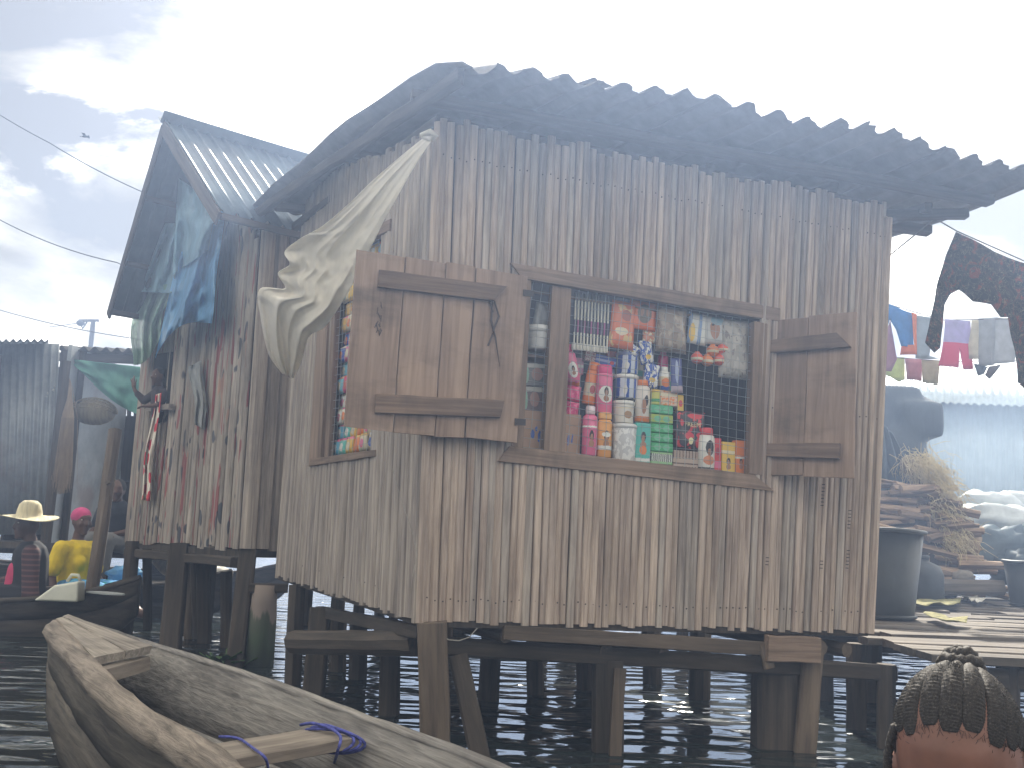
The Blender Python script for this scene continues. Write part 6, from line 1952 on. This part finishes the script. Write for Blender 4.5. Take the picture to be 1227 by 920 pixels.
flatrag('netting', 'yellow-green netting lying on the deck', [(1090, 722), (1130, 718), (1152, 720), (1150, 726), (1110, 728), (1092, 727)], plain('yellow_net', (.20, .185, .07), .9, .3, 30), .02, 'netting')
flatrag('rag', 'white rag beside the yellow netting', [(1128, 716), (1160, 711), (1182, 722), (1168, 724), (1150, 717)], plain('white_rag', (.62, .60, .54), .9), .03)
flatrag('netting', 'small yellow scrap of net nearer the shop', [(1106, 739), (1120, 738), (1142, 744), (1160, 745), (1158, 748), (1135, 748)], plain('yellow_net', (.20, .185, .07), .9, .3, 30), .02, 'netting')

# pale corrugated shed beyond
sh_o = thing('corrugated_shed', 'pale blue-grey corrugated shed in the smoke at the far right', 'shed', pt(1170, 590, 15).to_tuple()[:2] + (0,))
a0, a1 = pt(1060, 640, 15), pt(1330, 640, 13.6); t0, t1 = pt(1060, 474, 15), pt(1330, 484, 13.6)
nrm = V((-(a1 - a0).y, (a1 - a0).x, 0)).normalized(); nrm = -nrm if nrm.y > 0 else nrm
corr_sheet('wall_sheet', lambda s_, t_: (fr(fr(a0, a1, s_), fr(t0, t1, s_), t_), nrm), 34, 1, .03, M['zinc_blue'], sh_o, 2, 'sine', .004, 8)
e0, e1 = pt(1040, 478, 14.7), pt(1330, 490, 13.3); r0, r1 = pt(1030, 436, 17.2), pt(1330, 440, 16)
upn = (e1 - e0).cross(r0 - e0).normalized(); upn = upn if upn.z > 0 else -upn
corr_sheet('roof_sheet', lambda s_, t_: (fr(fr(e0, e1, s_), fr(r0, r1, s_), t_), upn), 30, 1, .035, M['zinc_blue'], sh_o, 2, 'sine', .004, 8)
bk = -nrm * 2.4
mb = MB()
for p, q in ((a0, t0), (a1, t1)):
    mb.hexa([p, q, q + bk, p + bk] + [x + V((.02, 0, 0)) for x in (p, q, q + bk, p + bk)])
mb.hexa([a0 + bk, a1 + bk, t1 + bk, t0 + bk] + [x + nrm * .02 for x in (a0 + bk, a1 + bk, t1 + bk, t0 + bk)])
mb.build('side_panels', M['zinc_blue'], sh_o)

# ================================================================== shacks on the left
shA = thing('shack', 'corrugated shack cut off by the left picture edge', 'shack', pt(0, 600, 10.4).to_tuple()[:2] + (0,))
a0, a1 = pt(-140, 640, 10.2), pt(62, 640, 10.6); t0, t1 = pt(-140, 412, 10.2), pt(72, 412, 10.6)
nrm = V((0, -1, 0))
corr_sheet('wall_sheet', lambda s_, t_: (fr(fr(a0, a1, s_), fr(t0, t1, s_), t_), nrm), 22, 1, .028, M['zinc'], shA, 2, 'sine', .004, 8)
e0, e1 = pt(-150, 408, 9.7), pt(58, 408, 10.0); r0, r1 = pt(-150, 398, 12.4), pt(60, 398, 12.4)
r0.z = e0.z + .35; r1.z = e1.z + .35
corr_sheet('roof_sheet', lambda s_, t_: (fr(fr(e0, e1, s_), fr(r0, r1, s_), t_), V((0, 0, 1))), 24, 1, .03, M['zinc'], shA, 2, 'sine', .004, 8)
for (px, Y) in ((-120, 10.2), (-30, 10.3), (56, 10.5), (-120, 12.2), (56, 12.3)):
    p = pt(px, 640, Y); rod('post', V((p.x, Y, e0.z)), V((p.x, Y, -.6)), RND(.055, 8), V((1, 0, 0)), M['post'], shA, 5, .004)
mb = MB(); mb.box((fr(a0, a1, .5).x, 11.4, .62), ((a1 - a0).length, 2.2, .06)); mb.build('floor', M['post'], shA)
mb = MB(); mb.box((a1.x - .05, 11.5, (t1.z + .6) / 2 + .02), (.04, 1.7, t1.z - .64)); mb.build('side_wall', M['zinc'], shA)

shB = thing('shack', 'dark open-fronted shack with a green tarp and a bright back doorway', 'shack', pt(110, 600, 11.6).to_tuple()[:2] + (0,))
YB = 12.4
bxw = lambda px, py, Y=YB: pt(px, py, Y)
e0, e1 = pt(60, 416, 10.8), pt(260, 424, 10.8); r0, r1 = e0 + V((0, 2.6, .3)), e1 + V((0, 2.6, .3))
corr_sheet('roof_sheet', lambda s_, t_: (fr(fr(e0, e1, s_), fr(r0, r1, s_), t_), V((0, 0, 1))), 15, 1, .05, M['fibre'], shB, 3, 'sine', .006, 8)
rod('eave_beam', e0 - V((0, -.1, .09)), e1 - V((0, -.1, .09)), CHAM(.09, .06, .008), V((0, 0, 1)), M['post'], shB, 6, .004)
# back wall with a doorway the daylight comes through
def wallq(pts, Y=YB, th=.03, name='back_wall', mat='dark_wood'):
    p = [pt(a, b, Y) for a, b in pts]; mb = MB(); mb.hexa(p + [x + V((0, th, 0)) for x in p]); return mb.build(name, M[mat], shB)
wallq([(55, 640), (118, 640), (122, 516), (62, 516)])
wallq([(118.2, 640), (180, 640), (186, 576), (120, 576)])
wallq([(144, 575.8), (186, 575.8), (192, 516), (146, 516)])
wallq([(62, 515.8), (192, 515.8), (192, 498), (62, 497)])
wallq([(62, 440), (92, 440), (90, 497), (62, 497)], YB + .02)
for i in range(9):
    x = 104 + i * 8
    wallq([(x, 497.5), (x + 4.5, 497.5), (x + 4.8, 462), (x + .3, 462)], YB, .02, 'slat', 'post')
dw = [pt(a, b, YB + 1.5) for a, b in ((114, 640), (152, 640), (152, 505), (114, 505))]
corr_sheet('inner_sheet', lambda s_, t_: (fr(fr(dw[0], dw[1], s_), fr(dw[3], dw[2], s_), t_), V((0, -1, 0))), 5, 1, .03, M['zinc_blue'], shB, 2, 'sine', .004, 8)
for (px, Y) in ((68, 10.9), (88, 10.9), (170, 11), (64, 12.3), (200, 12.3), (240, 11)):
    p = pt(px, 520, Y); rod('post', V((p.x, Y, e0.z - .02)), V((p.x + .03, Y, -.6)), RND(.05, 8), V((1, 0, 0)), M['post'], shB, 5, .005)
mb = MB(); p = pt(120, 600, 11.6); mb.box((p.x + .1, 11.7, .55), (2.6, 1.9, .06)); mb.build('floor', M['post'], shB)
mb = MB(); p = pt(66, 520, 11.6); mb.box((p.x - .1, 11.6, 1.3), (.03, 1.5, 1.5)); mb.build('side_wall', M['dark_wood'], shB)
# hung things
zpl = lambda Y: (lambda px, py, off: pt(px, py, Y - off))
hang('green_tarp', (80, 430), (168, 440), (104, 452), (170, 498), 0, M['green_tarp'], 'faded green tarp strung under the eave of the dark shack', 'tarp', .06, 4, 6, gpt=zpl(10.75))
hang('dark_cloth', (52, 462), (72, 458), (36, 568), (62, 575), 0, plain('dark_cloth', (.03, .045, .055), .9), 'dark cloth hanging from a post at the shack opening', 'cloth', .05, 3, 0, gpt=zpl(10.7))
hang('white_rag', (42, 458), (66, 462), (44, 470), (64, 478), 0, plain('white_rag', (.62, .60, .54), .9), 'white rag draped over the top of the dark cloth', 'rag', .03, 3, 0, gpt=zpl(10.6))
hang('white_rag', (36, 520), (40, 518), (34, 565), (42, 535), 0, plain('white_rag', (.62, .60, .54), .9), 'thin white rag trailing down the left edge of the dark cloth', 'rag', .03, 3, 0, gpt=zpl(10.6))
mb = MB()
for k in range(420):
    u_ = rnd.gauss(0, .33); t0_ = pt(82 + u_ * 3, 452 + abs(u_) * 6, 10.55); bx_ = 72 + u_ * 16
    b0 = pt(bx_, rnd.uniform(565, 592), 10.5 + rnd.uniform(-.06, .06)); m_ = pt(80 + u_ * 10, 500, 10.5 + rnd.uniform(-.05, .05))
    mb.tube([t0_, m_, b0], [.003, .0035, .002], 3, False)
nb = mb.build('straw_broom', strawmat('raffia', (.36, .27, .19))); tag(nb, 'long tan raffia bundle hanging at the front of the dark shack', 'raffia', kind='stuff')
mb = MB()
wc = pt(112, 490, 10.9)
for k in range(9):
    a = -1.3 + k * .32
    mb.tube([wc + V((.26 * math.sin(t_) * math.cos(a * .2) - .0, .18 * math.sin(a) * math.cos(t_) , .17 * math.cos(t_) * math.cos(a) - .04)) for t_ in [(-1.5 + j * .3) for j in range(11)]], .006, 5)
for j in range(11):
    t_ = -1.5 + j * .3
    mb.tube([wc + V((.26 * math.sin(t_), .18 * math.sin(a) * math.cos(t_), .17 * math.cos(t_) * math.cos(a) - .04)) for a in [(-1.3 + k * .32) for k in range(9)]], .005, 5)
mb.ell(wc + V((0, .02, -.03)), (.24, .15, .14))
tag(mb.build('fish_trap', strawmat('cane', (.38, .32, .22)), None, True), 'domed cane fish trap under the green tarp', 'fish trap')

# shack added behind the shop, hidden by it; blocks sky reflected in the water
shC = thing('shack', 'low grey plank shack added out of view behind the shop to darken the water', 'shack', (.9, 10.4, 0))
for k in range(36):
    x = -1.55 + k * .14
    rod('plank', V((x, 10.0, .26 + rnd.uniform(-.02, .02))), V((x + rnd.uniform(-.01, .01), 10.0, 2.6)), CHAM(.135, .02, .003), V((1, 0, 0)), M['batten_grey'], shC, 3, .002)
mb = MB(); mb.box((.9, 11.0, 1.45), (4.9, 1.9, 2.2)); mb.build('core', M['dark_wood'], shC)
corr_sheet('roof_sheet', lambda s_, t_: (V((fr(-1.75, 3.5, s_), fr(9.7, 12.3, t_), 2.66 + .25 * t_)), V((0, 0, 1))), 28, 1, .03, M['zinc'], shC, 2, 'sine', .004, 8)
for x in (-1.4, -.4, .7, 1.8, 2.9):
    for yy in (10.1, 11.8):
        rod('post', V((x, yy, .5)), V((x + rnd.uniform(-.05, .05), yy, -.7)), RND(.06, 8), V((1, 0, 0)), M['post'], shC, 4, .004)
# ================================================================== hazy, smoky air
hz = MB(); hz.box((0, 0, 1.78), (340, 340, 7.4))
ho_ = hz.build('haze', None)
hm = bpy.data.materials.new('haze_air'); hm.use_nodes = True
t = hm.node_tree
for n in list(t.nodes): t.nodes.remove(n)
out = t.nodes.new('ShaderNodeOutputMaterial'); pv = t.nodes.new('ShaderNodeVolumePrincipled')
pv.inputs['Color'].default_value = (.48, .64, 1.0, 1)
pv.inputs['Density'].default_value = .019
pv.inputs['Anisotropy'].default_value = .68
t.links.new(pv.outputs[0], out.inputs['Volume'])
ho_.data.materials.append(hm)
ho_['kind'] = 'stuff'
ho_['label'] = 'pale smoky haze over the lagoon'

# drifting wood smoke over the yard
mb = MB(); mb.ell((6.3, 11.6, 1.5), (2.6, 1.6, 1.35), None, 40, 24)
sm_ = mb.build('smoke', None, None, True)
mm_ = bpy.data.materials.new('wood_smoke'); mm_.use_nodes = True
t = mm_.node_tree
for n in list(t.nodes): t.nodes.remove(n)
out = t.nodes.new('ShaderNodeOutputMaterial'); pv = t.nodes.new('ShaderNodeVolumePrincipled')
pv.inputs['Color'].default_value = (.50, .68, .92, 1); pv.inputs['Density'].default_value = .10; pv.inputs['Anisotropy'].default_value = .5
t.links.new(pv.outputs[0], out.inputs['Volume'])
sm_.data.materials.append(mm_); tag(sm_, 'thin blue wood smoke drifting over the sacks and shed', None, None, 'stuff')
